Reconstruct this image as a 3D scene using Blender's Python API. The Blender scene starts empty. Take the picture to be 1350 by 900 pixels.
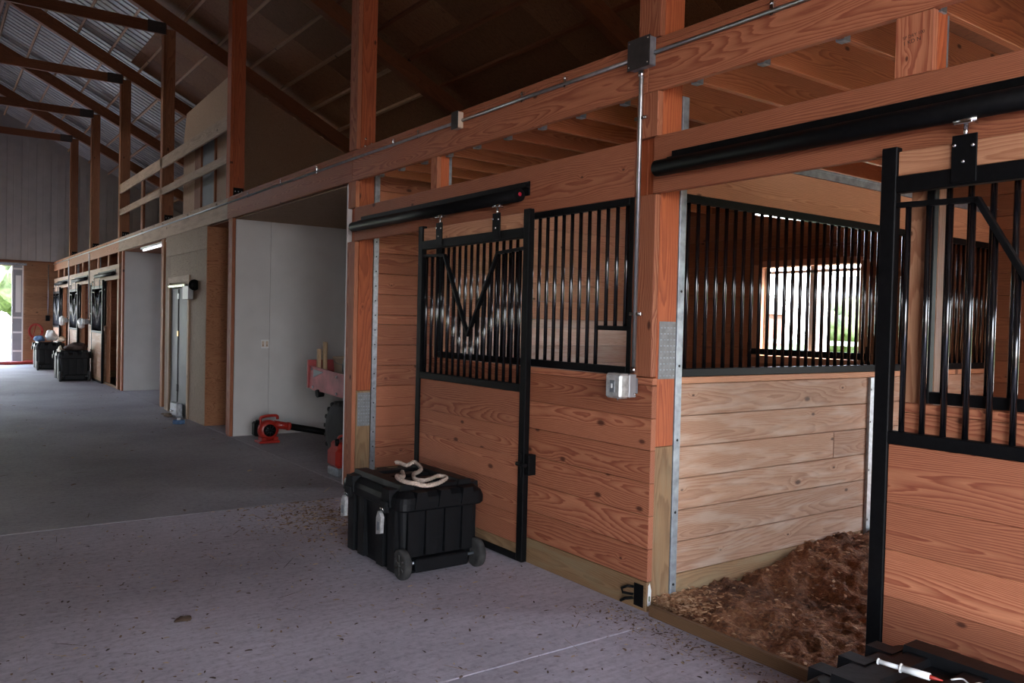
import bpy, math, random
from mathutils import Vector, Matrix
random.seed(7)
C = bpy.context.scene.collection
PI = math.pi
RND = random.Random(11)

# ------------------------------------------------------------------ materials
def new_mat(name):
    m = bpy.data.materials.new(name); m.use_nodes = True
    nt = m.node_tree; nt.nodes.clear()
    out = nt.nodes.new('ShaderNodeOutputMaterial')
    b = nt.nodes.new('ShaderNodeBsdfPrincipled')
    nt.links.new(b.outputs[0], out.inputs[0])
    return m, nt, b
def N(nt, t, **kw):
    n = nt.nodes.new(t)
    for k, v in kw.items():
        if k.startswith('i_'):
            key = k[2:]
            n.inputs[int(key) if key.isdigit() else key].default_value = v
        else: setattr(n, k, v)
    return n
def ramp(nt, fac, stops):
    r = nt.nodes.new('ShaderNodeValToRGB')
    els = r.color_ramp.elements
    while len(els) > 1: els.remove(els[-1])
    els[0].position = stops[0][0]; els[0].color = (*stops[0][1], 1)
    for p, c in stops[1:]:
        e = els.new(p); e.color = (*c, 1)
    nt.links.new(fac, r.inputs[0]); return r
def math_n(nt, op, a, b=None, clamp=False):
    n = nt.nodes.new('ShaderNodeMath'); n.operation = op; n.use_clamp = clamp
    for i, q in enumerate((a, b)):
        if q is None: continue
        if isinstance(q, (int, float)): n.inputs[i].default_value = q
        else: nt.links.new(q, n.inputs[i])
    return n.outputs[0]
def mixc(nt, fac, a, b, mode='MIX'):
    n = nt.nodes.new('ShaderNodeMix'); n.data_type = 'RGBA'; n.blend_type = mode
    for i, q in ((0, fac), (6, a), (7, b)):
        if isinstance(q, (int, float)): n.inputs[i].default_value = q
        elif isinstance(q, tuple): n.inputs[i].default_value = (*q, 1)
        else: nt.links.new(q, n.inputs[i])
    return n.outputs[2]
def vmul(nt, v, s):
    n = nt.nodes.new('ShaderNodeVectorMath'); n.operation = 'MULTIPLY'
    nt.links.new(v, n.inputs[0]); n.inputs[1].default_value = s
    return n.outputs[0]

def plain(name, col, rough=.5, metal=0., noise=0., nscale=12., bump=0., spec=.5):
    m, nt, b = new_mat(name)
    b.inputs['Roughness'].default_value = rough; b.inputs['Metallic'].default_value = metal
    b.inputs['Specular IOR Level'].default_value = spec
    tc = N(nt, 'ShaderNodeTexCoord')
    nz = N(nt, 'ShaderNodeTexNoise', i_Scale=nscale, i_Detail=5.)
    nt.links.new(tc.outputs['Object'], nz.inputs['Vector'])
    lo = tuple(c*(1-noise) for c in col); hi = tuple(min(1, c*(1+noise)) for c in col)
    r = ramp(nt, nz.outputs[0], [(.3, lo), (.7, hi)])
    nt.links.new(r.outputs[0], b.inputs['Base Color'])
    if bump:
        bp = N(nt, 'ShaderNodeBump', i_Strength=bump, i_Distance=.01)
        nt.links.new(nz.outputs[0], bp.inputs['Height']); nt.links.new(bp.outputs[0], b.inputs['Normal'])
    return m

def wood(name, light, dark, rings=150., contrast=1., knots=1., rough=.62, patch=None, worn=None):
    """softwood: growth rings around a wandering pith, knots, board to board tint"""
    m, nt, b = new_mat(name)
    g = N(nt, 'ShaderNodeAttribute', attribute_name='gc').outputs['Vector']
    t = N(nt, 'ShaderNodeAttribute', attribute_name='tint').outputs['Fac']
    n1 = N(nt, 'ShaderNodeTexNoise', i_Scale=1., i_Detail=2.); nt.links.new(vmul(nt, g, (.55, 3., 3.)), n1.inputs['Vector'])
    sub = N(nt, 'ShaderNodeVectorMath', operation='SUBTRACT'); nt.links.new(n1.outputs['Color'], sub.inputs[0]); sub.inputs[1].default_value = (.5, .5, .5)
    off = vmul(nt, sub.outputs[0], (0, .20, .20))
    # knots push the rings aside
    kv = N(nt, 'ShaderNodeTexVoronoi', voronoi_dimensions='2D', i_Scale=1.); nt.links.new(vmul(nt, g, (2.7, 5.2, 1.)), kv.inputs['Vector'])
    kd0 = kv.outputs['Distance']; kc = N(nt, 'ShaderNodeSeparateColor'); nt.links.new(kv.outputs['Color'], kc.inputs[0])
    kd = math_n(nt, 'DIVIDE', kd0, math_n(nt, 'ADD', .35, kc.outputs[1]))
    has = math_n(nt, 'LESS_THAN', kc.outputs[0], min(.9, .21*knots))
    bulge = math_n(nt, 'MULTIPLY', has, math_n(nt, 'SUBTRACT', 1., math_n(nt, 'MULTIPLY', kd, 3.2), True))
    add = N(nt, 'ShaderNodeVectorMath', operation='ADD'); nt.links.new(g, add.inputs[0]); nt.links.new(off, add.inputs[1])
    sp = N(nt, 'ShaderNodeSeparateXYZ'); nt.links.new(add.outputs[0], sp.inputs[0])
    r2 = math_n(nt, 'ADD', math_n(nt, 'MULTIPLY', sp.outputs[1], sp.outputs[1]), math_n(nt, 'MULTIPLY', sp.outputs[2], sp.outputs[2]))
    r = math_n(nt, 'SQRT', r2)
    fine = N(nt, 'ShaderNodeTexNoise', i_Scale=1., i_Detail=3.); nt.links.new(vmul(nt, g, (7., 60., 60.)), fine.inputs['Vector'])
    ph = math_n(nt, 'ADD', math_n(nt, 'MULTIPLY', r, rings), math_n(nt, 'MULTIPLY', fine.outputs[0], .7))
    ph = math_n(nt, 'ADD', ph, math_n(nt, 'MULTIPLY', bulge, 1.6))
    s = math_n(nt, 'FRACT', ph)
    big = N(nt, 'ShaderNodeTexNoise', i_Scale=1., i_Detail=3.); nt.links.new(vmul(nt, g, (1.3, 6., 6.)), big.inputs['Vector'])
    mid = tuple(l*(1-.30*contrast)+d*.30*contrast for l, d in zip(light, dark))
    dk = tuple(l*(1-.85*contrast)+d*.85*contrast for l, d in zip(light, dark))
    cr = ramp(nt, s, [(0, light), (.45, mid), (.80, dk), (.90, dk), (1, light)])
    col = mixc(nt, math_n(nt, 'MULTIPLY', big.outputs[0], .45), cr.outputs[0], mid)
    # fine fibres
    fb = N(nt, 'ShaderNodeTexNoise', i_Scale=1., i_Detail=2.); nt.links.new(vmul(nt, g, (9., 320., 320.)), fb.inputs['Vector'])
    fr = ramp(nt, fb.outputs[0], [(.3, (.86, .84, .82)), (.7, (1.06, 1.06, 1.06))])
    col = mixc(nt, 1., col, fr.outputs[0], 'MULTIPLY')
    kn = math_n(nt, 'MULTIPLY', has, ramp(nt, kd, [(.045, (1, 1, 1)), (.10, (0, 0, 0))]).outputs[0])
    col = mixc(nt, math_n(nt, 'MULTIPLY', kn, .85), col, tuple(d*.22 for d in dark))
    if worn:      # pale rubbed or greenish treated streaks that belong to the board
        wn = N(nt, 'ShaderNodeTexNoise', i_Scale=1., i_Detail=4.); nt.links.new(vmul(nt, g, (2.2, 14., 14.)), wn.inputs['Vector'])
        wf = ramp(nt, wn.outputs[0], [(.48, (0, 0, 0)), (.66, (1, 1, 1))])
        col = mixc(nt, math_n(nt, 'MULTIPLY', wf.outputs[0], .55), col, worn)
    tr = ramp(nt, t, [(0, (.80, .77, .75)), (.5, (1, 1, 1)), (1, (1.14, 1.13, 1.11))])
    col = mixc(nt, 1., col, tr.outputs[0], 'MULTIPLY')
    nt.links.new(col, b.inputs['Base Color'])
    b.inputs['Roughness'].default_value = rough; b.inputs['Specular IOR Level'].default_value = .3
    bp = N(nt, 'ShaderNodeBump', i_Strength=.15, i_Distance=.004)
    nt.links.new(s, bp.inputs['Height']); nt.links.new(bp.outputs[0], b.inputs['Normal'])
    return m

M = {}
M['fir'] = wood('fir_boards', (.49, .20, .105), (.21, .043, .022), rings=135, contrast=1.1, knots=1.4)
M['fir_pale'] = wood('pale_fir', (.60, .315, .18), (.32, .115, .055), rings=130, contrast=.9, knots=1.2)
M['fir_worn'] = wood('worn_pine_planks', (.41, .245, .16), (.19, .08, .045), rings=110, contrast=.75, knots=2.0, worn=(.47, .365, .29))
M['fir_painted_lit'] = wood('painted_lit_fir_planks', (.66, .36, .22), (.40, .15, .075), rings=110, contrast=.8, knots=1.4)  # fir colour raised to stand in for light the stall wall lacks
M['fir_worn_lit'] = wood('worn_lit_planks', (.62, .45, .36), (.38, .22, .15), rings=100, contrast=.6, knots=1.2, worn=(.68, .58, .50))  # pale from wear, and raised further to make up for weak light
M['far_plank'] = wood('brown_far_planks', (.34, .18, .095), (.17, .065, .03), rings=90, contrast=.8, knots=1.2)
M['beam'] = wood('beam_fir', (.47, .185, .096), (.20, .045, .023), rings=150, knots=.6)
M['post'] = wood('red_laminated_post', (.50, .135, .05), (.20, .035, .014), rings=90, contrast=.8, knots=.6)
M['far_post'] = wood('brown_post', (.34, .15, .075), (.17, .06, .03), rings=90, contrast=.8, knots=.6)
M['treated'] = wood('treated_lumber', (.30, .185, .095), (.15, .08, .038), rings=110, contrast=.8, worn=(.27, .215, .125))
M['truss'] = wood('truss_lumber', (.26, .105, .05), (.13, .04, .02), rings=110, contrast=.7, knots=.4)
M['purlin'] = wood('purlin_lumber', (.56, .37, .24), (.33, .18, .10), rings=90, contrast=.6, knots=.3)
M['rail_wood'] = wood('weathered_rail_lumber', (.50, .36, .25), (.22, .12, .07), rings=110, contrast=.7, worn=(.25, .17, .12))
M['joist'] = wood('joist_lumber', (.58, .225, .10), (.27, .065, .028), rings=130, contrast=.9, knots=.7)
M['stick'] = wood('pale_sticks', (.62, .46, .30), (.4, .26, .14), rings=100, contrast=.5, knots=0)

def plywood(name, light, dark, scale=1.):
    m, nt, b = new_mat(name)
    g = N(nt, 'ShaderNodeAttribute', attribute_name='gc').outputs['Vector']
    t = N(nt, 'ShaderNodeAttribute', attribute_name='tint').outputs['Fac']
    n1 = N(nt, 'ShaderNodeTexNoise', i_Scale=1., i_Detail=4., i_Distortion=.6)
    nt.links.new(vmul(nt, g, (1.1*scale, 4.5*scale, 4.5*scale)), n1.inputs['Vector'])
    s = math_n(nt, 'FRACT', math_n(nt, 'MULTIPLY', n1.outputs[0], 22.))
    cr = ramp(nt, s, [(0, light), (.6, light), (.85, dark), (1, light)])
    bn = N(nt, 'ShaderNodeTexNoise', i_Scale=2.2, i_Detail=5.); nt.links.new(g, bn.inputs['Vector'])
    col = mixc(nt, math_n(nt, 'MULTIPLY', bn.outputs[0], .7), cr.outputs[0], tuple((a+c)/2 for a, c in zip(light, dark)))
    tr = ramp(nt, t, [(0, (.75, .73, .72)), (.5, (1, 1, 1)), (1, (1.15, 1.14, 1.12))])
    col = mixc(nt, 1., col, tr.outputs[0], 'MULTIPLY')
    nt.links.new(col, b.inputs['Base Color']); b.inputs['Roughness'].default_value = .7
    b.inputs['Specular IOR Level'].default_value = .25
    return m
M['ply'] = plywood('grey_brown_plywood', (.38, .275, .19), (.17, .11, .068), 1.5)
M['ply_red'] = plywood('reddish_plywood', (.38, .175, .088), (.17, .06, .028), 1.3)
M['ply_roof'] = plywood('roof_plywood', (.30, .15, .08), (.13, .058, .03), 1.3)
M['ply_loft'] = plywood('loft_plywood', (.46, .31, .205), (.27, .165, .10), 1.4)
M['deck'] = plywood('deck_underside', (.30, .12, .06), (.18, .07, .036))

M['black'] = plain('black_powder_coat', (.004, .004, .0045), .5, 0., .3, 40, spec=.10)
M['bar'] = plain('gloss_black_bar', (.004, .004, .005), .14, 0., .2, 40, spec=.9)
M['galv'] = plain('galvanised_steel', (.42, .45, .48), .42, .85, .25, 30)
M['galv_dull'] = plain('dull_galvanised', (.30, .33, .36), .5, .7, .3, 18)
M['plate_steel'] = plain('grey_plate_steel', (.21, .215, .22), .6, .3, .2, 30)
M['cart_tire'] = plain('black_tread', (.010, .010, .010), .75, 0., .3, 20, .3)
M['dark_cover'] = plain('dark_steel_cover', (.045, .04, .038), .5, .3, .2, 20)
M['shaded_board'] = wood('shaded_threshold_wood', (.20, .115, .06), (.10, .05, .025), rings=110, contrast=.7)  # threshold wood coloured darker, its shadow put into the colour
M['chrome'] = plain('bright_zinc', (.72, .72, .72), .22, 1., .1, 30)
M['conduit'] = plain('steel_conduit', (.42, .43, .44), .33, .85, .15, 20)
M['hole'] = plain('dark_hole', (.01, .01, .01), .8)
M['drywall'] = plain('white_wall_panel', (.57, .555, .54), .6, 0., .05, 3)
M['white'] = plain('white_plastic', (.78, .78, .77), .4)
M['tote'] = plain('black_tote_plastic', (.0035, .004, .005), .5, 0., .35, 25, .12, .25)
M['tire'] = plain('dusty_rubber', (.03, .029, .028), .8, 0., .6, 20, .3)
M['hub'] = plain('grey_dusty_hub', (.035, .033, .031), .7, 0., .5, 25)
M['rope'] = plain('cotton_rope', (.56, .44, .36), .9, 0., .25, 60, .3)
M['red'] = plain('red_plastic', (.34, .022, .014), .35, 0., .1, 10)
M['red_paint'] = plain('faded_red_paint', (.40, .075, .075), .45, 0., .25, 8)
M['pink_red'] = plain('dusty_red_sheet', (.46, .12, .13), .5, 0., .3, 6)
M['grey_paint'] = plain('grey_painted_panel', (.30, .31, .33), .5, 0., .1, 4)
M['dark_grey_paint'] = plain('dim_grey_paint', (.13, .135, .145), .55, 0., .1, 4)
M['grey_box'] = plain('grey_box_metal', (.36, .36, .37), .45, .3, .1, 10)
M['far_panel'] = plain('grey_wall_panel', (.40, .385, .37), .55, 0., .08, 3)
M['brass'] = plain('brass', (.62, .40, .12), .35, .9)
M['red_dot'] = plain('red_cap', (.55, .01, .05), .5)
M['grass'] = plain('grass', (.075, .115, .03), .9, 0., .5, 1.5)
M['leaf'] = plain('leaves', (.15, .18, .085), .85, 0., .6, 3., .5)
M['bark'] = plain('bark', (.09, .065, .045), .9, 0., .4, 10)
M['gravel'] = plain('gravel', (.33, .30, .27), .95, 0., .3, 6)
M['brick_red'] = plain('barn_red_siding', (.20, .07, .05), .8, 0., .2, 3)
M['siding'] = plain('pale_siding', (.55, .56, .56), .7, 0., .06, 4)
M['asphalt'] = plain('grey_shingle', (.20, .20, .21), .9, 0., .3, 8)
M['leather'] = plain('brown_glove', (.20, .14, .10), .9, 0., .3, 20, .3)
M['blue'] = plain('blue_cloth', (.08, .16, .30), .7, 0., .3, 20)
M['cream'] = plain('cream_plastic', (.62, .50, .38), .5)
M['bag'] = plain('dark_bag', (.018, .018, .02), .6, 0., .4, 15, .3)
M['brown_cloth'] = plain('dark_brown_blanket', (.045, .022, .016), .9, 0., .4, 20, .3)
M['ink'] = plain('dark_stamp_ink', (.05, .022, .015), .8)
M['tag'] = plain('silver_tag', (.55, .56, .55), .35, .5, .3, 30)
M['paper'] = plain('white_paper', (.68, .68, .66), .8, 0., .1, 30)
M['dirt'] = plain('dark_soil', (.055, .032, .02), .95, 0., .5, 9)
M['reel'] = plain('red_hose', (.35, .03, .02), .5)
M['ground'] = plain('packed_earth', (.12, .09, .07), .95, 0., .3, 5)

def concrete(name, base, streak, spots=1.):
    m, nt, b = new_mat(name)
    tc = N(nt, 'ShaderNodeTexCoord').outputs['Object']
    n1 = N(nt, 'ShaderNodeTexNoise', i_Scale=.55, i_Detail=6., i_Roughness=.6); nt.links.new(tc, n1.inputs['Vector'])
    n2 = N(nt, 'ShaderNodeTexNoise', i_Scale=1., i_Detail=5., i_Roughness=.65); nt.links.new(vmul(nt, tc, (5., 38., 10.)), n2.inputs['Vector'])
    n3 = N(nt, 'ShaderNodeTexNoise', i_Scale=26., i_Detail=6., i_Roughness=.75); nt.links.new(tc, n3.inputs['Vector'])
    n4 = N(nt, 'ShaderNodeTexNoise', i_Scale=1., i_Detail=6., i_Roughness=.7); nt.links.new(vmul(nt, tc, (9., 15., 9.)), n4.inputs['Vector'])
    dk = tuple(c*.72 for c in base); lt = tuple(c*1.2 for c in base)
    c1 = ramp(nt, n1.outputs[0], [(.3, dk), (.7, lt)]).outputs[0]
    c2 = ramp(nt, n2.outputs[0], [(.35, (1-streak,)*3), (.65, (1+streak*.6,)*3)]).outputs[0]
    col = mixc(nt, 1., c1, c2, 'MULTIPLY')
    c3 = ramp(nt, n3.outputs[0], [(.33, (.62, .60, .60)), (.5, (1, 1, 1)), (.75, (1.15, 1.15, 1.15))]).outputs[0]
    col = mixc(nt, .75, col, c3, 'MULTIPLY')
    c4 = ramp(nt, n4.outputs[0], [(.60, (0, 0, 0)), (.72, (1, 1, 1))]).outputs[0]
    col = mixc(nt, math_n(nt, 'MULTIPLY', c4, .45*spots), col, tuple(c*q for c, q in zip(base, (.50, .40, .36))))
    nt.links.new(col, b.inputs['Base Color']); b.inputs['Roughness'].default_value = .72
    bp = N(nt, 'ShaderNodeBump', i_Strength=.35, i_Distance=.006)
    nt.links.new(n2.outputs[0], bp.inputs['Height']); nt.links.new(bp.outputs[0], b.inputs['Normal'])
    return m
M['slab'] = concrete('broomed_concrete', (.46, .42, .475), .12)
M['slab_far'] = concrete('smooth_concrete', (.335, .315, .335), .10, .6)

def metal_roof():
    m, nt, b = new_mat('ribbed_metal_roof')
    tc = N(nt, 'ShaderNodeTexCoord').outputs['Object']
    n = N(nt, 'ShaderNodeTexNoise', i_Scale=1., i_Detail=4.); nt.links.new(vmul(nt, tc, (1., 3., 1.)), n.inputs['Vector'])
    r = ramp(nt, n.outputs[0], [(.3, (.29, .275, .27)), (.7, (.42, .40, .385))])
    nt.links.new(r.outputs[0], b.inputs['Base Color']); b.inputs['Metallic'].default_value = .35; b.inputs['Roughness'].default_value = .5
    return m
M['roof'] = metal_roof()
def glass():
    m, nt, b = new_mat('window_glass')
    out = [n for n in nt.nodes if n.type == 'OUTPUT_MATERIAL'][0]
    tr = N(nt, 'ShaderNodeBsdfTransparent'); tr.inputs[0].default_value = (.93, .95, .95, 1)
    gl = N(nt, 'ShaderNodeBsdfGlossy'); gl.inputs['Roughness'].default_value = .03
    mx = N(nt, 'ShaderNodeMixShader', i_0=.06)
    nt.links.new(tr.outputs[0], mx.inputs[1]); nt.links.new(gl.outputs[0], mx.inputs[2]); nt.links.new(mx.outputs[0], out.inputs[0])
    return m
M['glass'] = glass()
def emit(name, col, s):
    m, nt, b = new_mat(name)
    b.inputs['Base Color'].default_value = (*col, 1)
    b.inputs['Emission Color'].default_value = (*col, 1); b.inputs['Emission Strength'].default_value = s
    return m
M['tube'] = emit('fluorescent_tube', (.9, .95, 1.), .5)
def bedding_mat():
    m, nt, b = new_mat('wood_shaving_bedding')
    tc = N(nt, 'ShaderNodeTexCoord').outputs['Object']
    n1 = N(nt, 'ShaderNodeTexNoise', i_Scale=38., i_Detail=5., i_Roughness=.7); nt.links.new(tc, n1.inputs['Vector'])
    n2 = N(nt, 'ShaderNodeTexNoise', i_Scale=1.5, i_Detail=4.); nt.links.new(tc, n2.inputs['Vector'])
    a = ramp(nt, n1.outputs[0], [(.3, (.07, .028, .012)), (.5, (.24, .095, .04)), (.72, (.44, .21, .10))]).outputs[0]
    d = ramp(nt, n2.outputs[0], [(.36, (.30, .27, .26)), (.52, (1, 1, 1))]).outputs[0]
    col = mixc(nt, 1., a, d, 'MULTIPLY')
    nt.links.new(col, b.inputs['Base Color']); b.inputs['Roughness'].default_value = .95
    bp = N(nt, 'ShaderNodeBump', i_Strength=.9, i_Distance=.02)
    nt.links.new(n1.outputs[0], bp.inputs['Height']); nt.links.new(bp.outputs[0], b.inputs['Normal'])
    return m
M['bedding'] = bedding_mat()
def chip_mat(name, cols):
    m, nt, b = new_mat(name)
    t = N(nt, 'ShaderNodeAttribute', attribute_name='tint').outputs['Fac']
    n = len(cols)
    r = ramp(nt, t, [((i)/(n-1), c) for i, c in enumerate(cols)])
    nt.links.new(r.outputs[0], b.inputs['Base Color']); b.inputs['Roughness'].default_value = .85
    return m
M['chips'] = chip_mat('loose_shavings', [(.09, .036, .016), (.20, .085, .038), (.38, .19, .09), (.60, .38, .22)])
M['shav'] = chip_mat('floor_shavings', [(.11, .06, .03), (.20, .115, .06), (.28, .17, .09), (.66, .50, .32)])
M['litter'] = chip_mat('litter', [(.06, .042, .034), (.15, .095, .065), (.26, .17, .11), (.62, .48, .31)])

# ------------------------------------------------------------------ mesh builder
class MB:
    def __init__(s):
        s.v = []; s.f = []; s.g = []; s.t = []; s.m = []; s.sm = []
    def add(s, vs, fs, g=None, tint=.5, mat=0, smooth=False):
        k = len(s.v)
        s.v += [tuple(v) for v in vs]
        s.g += [tuple(q) for q in (g if g is not None else vs)]
        s.t += [tint]*len(vs)
        for f in fs: s.f.append([i+k for i in f]); s.m.append(mat); s.sm.append(smooth)
        return s
    def box(s, x0, x1, y0, y1, z0, z1, bev=.003, grain=None, tint=None, mat=0, T=None):
        lo = [min(x0, x1), min(y0, y1), min(z0, z1)]; hi = [max(x0, x1), max(y0, y1), max(z0, z1)]
        c = [(a+b)/2 for a, b in zip(lo, hi)]; h = [(b-a)/2 for a, b in zip(lo, hi)]
        bv = min(bev, min(h)*.45)
        vs = []; idx = {}
        for sx in (-1, 1):
            for sy in (-1, 1):
                for sz in (-1, 1):
                    for ax in range(3):
                        sg = (sx, sy, sz)
                        p = [c[i]+sg[i]*(h[i]-(0 if i == ax else bv)) for i in range(3)]
                        idx[(sx, sy, sz, ax)] = len(vs); vs.append(p)
        fs = []
        def quad(keys, n):
            ids = [idx[k] for k in keys]
            a, b_, d = [Vector(vs[i]) for i in ids[:3]]
            if (b_-a).cross(d-a).dot(n) < 0: ids.reverse()
            fs.append(ids)
        for ax in range(3):
            o = [i for i in range(3) if i != ax]
            for sg in (-1, 1):
                keys = []
                for p, q in ((-1, -1), (1, -1), (1, 1), (-1, 1)):
                    k = [0, 0, 0]; k[ax] = sg; k[o[0]] = p; k[o[1]] = q; keys.append((*k, ax))
                n = Vector((0, 0, 0)); n[ax] = sg; quad(keys, n)
        for ax in range(3):      # edge chamfers along ax
            o = [i for i in range(3) if i != ax]
            for p in (-1, 1):
                for q in (-1, 1):
                    keys = []
                    for e, face in ((-1, o[0]), (1, o[0]), (1, o[1]), (-1, o[1])):
                        k = [0, 0, 0]; k[ax] = e; k[o[0]] = p; k[o[1]] = q; keys.append((*k, face))
                    n = Vector((0, 0, 0)); n[o[0]] = p; n[o[1]] = q; quad(keys, n)
        for sx in (-1, 1):
            for sy in (-1, 1):
                for sz in (-1, 1):
                    ids = [idx[(sx, sy, sz, a)] for a in range(3)]
                    a, b_, d = [Vector(vs[i]) for i in ids]
                    if (b_-a).cross(d-a).dot(Vector((sx, sy, sz))) < 0: ids.reverse()
                    fs.append(ids)
        L = grain if grain is not None else max(range(3), key=lambda i: h[i])
        o = sorted([i for i in range(3) if i != L], key=lambda i: -h[i])
        ro = (RND.uniform(0, 60), RND.uniform(-.05, .05), RND.choice((-1, 1))*RND.uniform(.03, .11))
        off2 = RND.uniform(0, 30)
        g = [(p[L]-c[L]+ro[0], p[o[0]]-c[o[0]]+ro[1], p[o[1]]-c[o[1]]+ro[2]) for p in vs]
        if T is not None: vs = [T @ Vector(p) for p in vs]
        return s.add(vs, fs, g, RND.random() if tint is None else tint, mat)
    def prism(s, poly, ax, a0, a1, mat=0, tint=.5, T=None, grain=None, smooth=False):
        """poly: 2-D points in the two other axes (in order), extruded along ax"""
        o = [i for i in range(3) if i != ax]; n = len(poly); vs = []
        for a in (a0, a1):
            for p in poly:
                q = [0, 0, 0]; q[ax] = a; q[o[0]] = p[0]; q[o[1]] = p[1]; vs.append(q)
        area = sum(poly[i][0]*poly[(i+1) % n][1]-poly[(i+1) % n][0]*poly[i][1] for i in range(n))
        fs = [list(range(n))[::-1], [i+n for i in range(n)]]
        fs += [[i, (i+1) % n, (i+1) % n+n, i+n] for i in range(n)]
        flip = (area < 0) ^ (ax == 1) ^ (a1 < a0)
        if flip: fs = [f[::-1] for f in fs]
        r = (RND.uniform(0, 40), RND.uniform(-.05, .05), RND.uniform(.04, .1))
        L = grain if grain is not None else ax
        oo = [i for i in range(3) if i != L]
        g = [(p[L]+r[0], p[oo[0]]+r[1], p[oo[1]]+r[2]) for p in vs]
        if T is not None: vs = [T @ Vector(p) for p in vs]
        return s.add(vs, fs, g, tint, mat, smooth)
    def tube(s, pts, r, n=10, mat=0, smooth=True, caps=True, tint=.5):
        pts = [Vector(p) for p in pts]; k = len(pts); vs = []; fs = []
        rr = r if isinstance(r, (list, tuple)) else [r]*k
        d = [(pts[min(i+1, k-1)]-pts[max(i-1, 0)]).normalized() for i in range(k)]
        u = d[0].orthogonal().normalized()
        for i in range(k):
            if i: u = (u-d[i]*u.dot(d[i])).normalized()
            w = d[i].cross(u)
            for j in range(n):
                a = 2*PI*j/n; vs.append(pts[i]+(u*math.cos(a)+w*math.sin(a))*rr[i])
        for i in range(k-1):
            for j in range(n):
                fs.append([i*n+j, i*n+(j+1) % n, (i+1)*n+(j+1) % n, (i+1)*n+j])
        base = len(s.v)
        s.add(vs, fs, None, tint, mat, smooth)
        if caps:
            for i, rev in ((0, True), (k-1, False)):
                ids = [base+i*n+j for j in range(n)]
                s.f.append(ids[::-1] if rev else ids); s.m.append(mat); s.sm.append(False)
        return s
    def lathe(s, prof, n=24, T=None, mat=0, smooth=True):
        """profile of (radius, height) turned about local z"""
        vs = []; fs = []; k = len(prof)
        for r, z in prof:
            for j in range(n):
                a = 2*PI*j/n; vs.append(Vector((r*math.cos(a), r*math.sin(a), z)))
        for i in range(k-1):
            for j in range(n):
                fs.append([i*n+j, i*n+(j+1) % n, (i+1)*n+(j+1) % n, (i+1)*n+j])
        fs.append(list(range(n))[::-1]); fs.append([(k-1)*n+j for j in range(n)])
        if T is not None: vs = [T @ v for v in vs]
        return s.add(vs, fs, None, .5, mat, smooth)
    def blob(s, c, rad, seed=0, amp=.15, seg=16, ring=10, mat=0, fl=None):
        rn = random.Random(seed); ph = [rn.uniform(0, 6) for _ in range(6)]
        vs = []; fs = []
        for i in range(ring+1):
            th = PI*i/ring
            for j in range(seg):
                a = 2*PI*j/seg
                k = 1+amp*(math.sin(3*a+ph[0])*math.sin(2*th+ph[1])+.6*math.sin(5*a+ph[2])*math.sin(4*th+ph[3]))
                p = Vector((math.sin(th)*math.cos(a)*rad[0]*k, math.sin(th)*math.sin(a)*rad[1]*k, math.cos(th)*rad[2]*k))
                if fl is not None: p.z = max(p.z, fl)
                vs.append(p+Vector(c))
        for i in range(ring):
            for j in range(seg):
                fs.append([i*seg+j, (i+1)*seg+j, (i+1)*seg+(j+1) % seg, i*seg+(j+1) % seg])
        return s.add(vs, fs, None, .5, mat, True)
    def build(s, name, mats, parent=None, origin=None):
        mats = mats if isinstance(mats, (list, tuple)) else [mats]
        po = Vector((0, 0, 0)); q = parent
        while q is not None: po = po+q.location; q = q.parent
        xs = list(zip(*s.v))
        if origin is None: o = Vector(((min(xs[0])+max(xs[0]))/2, (min(xs[1])+max(xs[1]))/2, min(xs[2])))
        else: o = Vector(origin)
        me = bpy.data.meshes.new(name)
        me.from_pydata([(v[0]-o.x, v[1]-o.y, v[2]-o.z) for v in s.v], [], s.f)
        for m in mats: me.materials.append(M[m])
        me.polygons.foreach_set('material_index', s.m)
        me.polygons.foreach_set('use_smooth', s.sm)
        a = me.attributes.new('gc', 'FLOAT_VECTOR', 'POINT'); a.data.foreach_set('vector', [c for q in s.g for c in q])
        a = me.attributes.new('tint', 'FLOAT', 'POINT'); a.data.foreach_set('value', s.t)
        me.update()
        ob = bpy.data.objects.new(name, me); C.objects.link(ob)
        ob.parent = parent; ob.location = o-po
        return ob

def tag(o, label=None, cat=None, group=None, kind=None):
    if label: o['label'] = label
    if cat: o['category'] = cat
    if group: o['group'] = group
    if kind: o['kind'] = kind
    return o
def thing(name, label, cat, loc, group=None):
    o = bpy.data.objects.new(name, None); C.objects.link(o); o.location = loc; o.empty_display_size = .1
    return tag(o, label, cat, group)
def copy_tree(o, parent=None):
    c = o.copy(); C.objects.link(c); c.parent = parent
    for ch in list(o.children): copy_tree(ch, c)
    return c
def structure(mb, name, mats, label=None):
    return tag(mb.build(name, mats), label, None, None, 'structure')
def bx(*a, **k): return MB().box(*a, **k)
_bars = {}
def bar(parent, x, y, z0, z1, r=.0125, name='bar', mat='bar', n=10):
    key = (round(z1-z0, 3), r, mat, n)
    if key not in _bars:
        mb = MB().tube([(0, 0, 0), (0, 0, z1-z0)], r, n)
        o = mb.build(name, mat, parent, (0, 0, 0)); _bars[key] = o.data
    else:
        o = bpy.data.objects.new(name, _bars[key]); C.objects.link(o); o.parent = parent
    po = Vector((0, 0, 0)); q = parent
    while q is not None: po = po+q.location; q = q.parent
    o.location = Vector((x, y, z0))-po
    return o
ORD = ['first', 'second', 'third', 'fourth', 'fifth', 'sixth', 'seventh', 'eighth', 'ninth', 'tenth', 'eleventh', 'twelfth', 'thirteenth', 'fourteenth', 'fifteenth']

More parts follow.
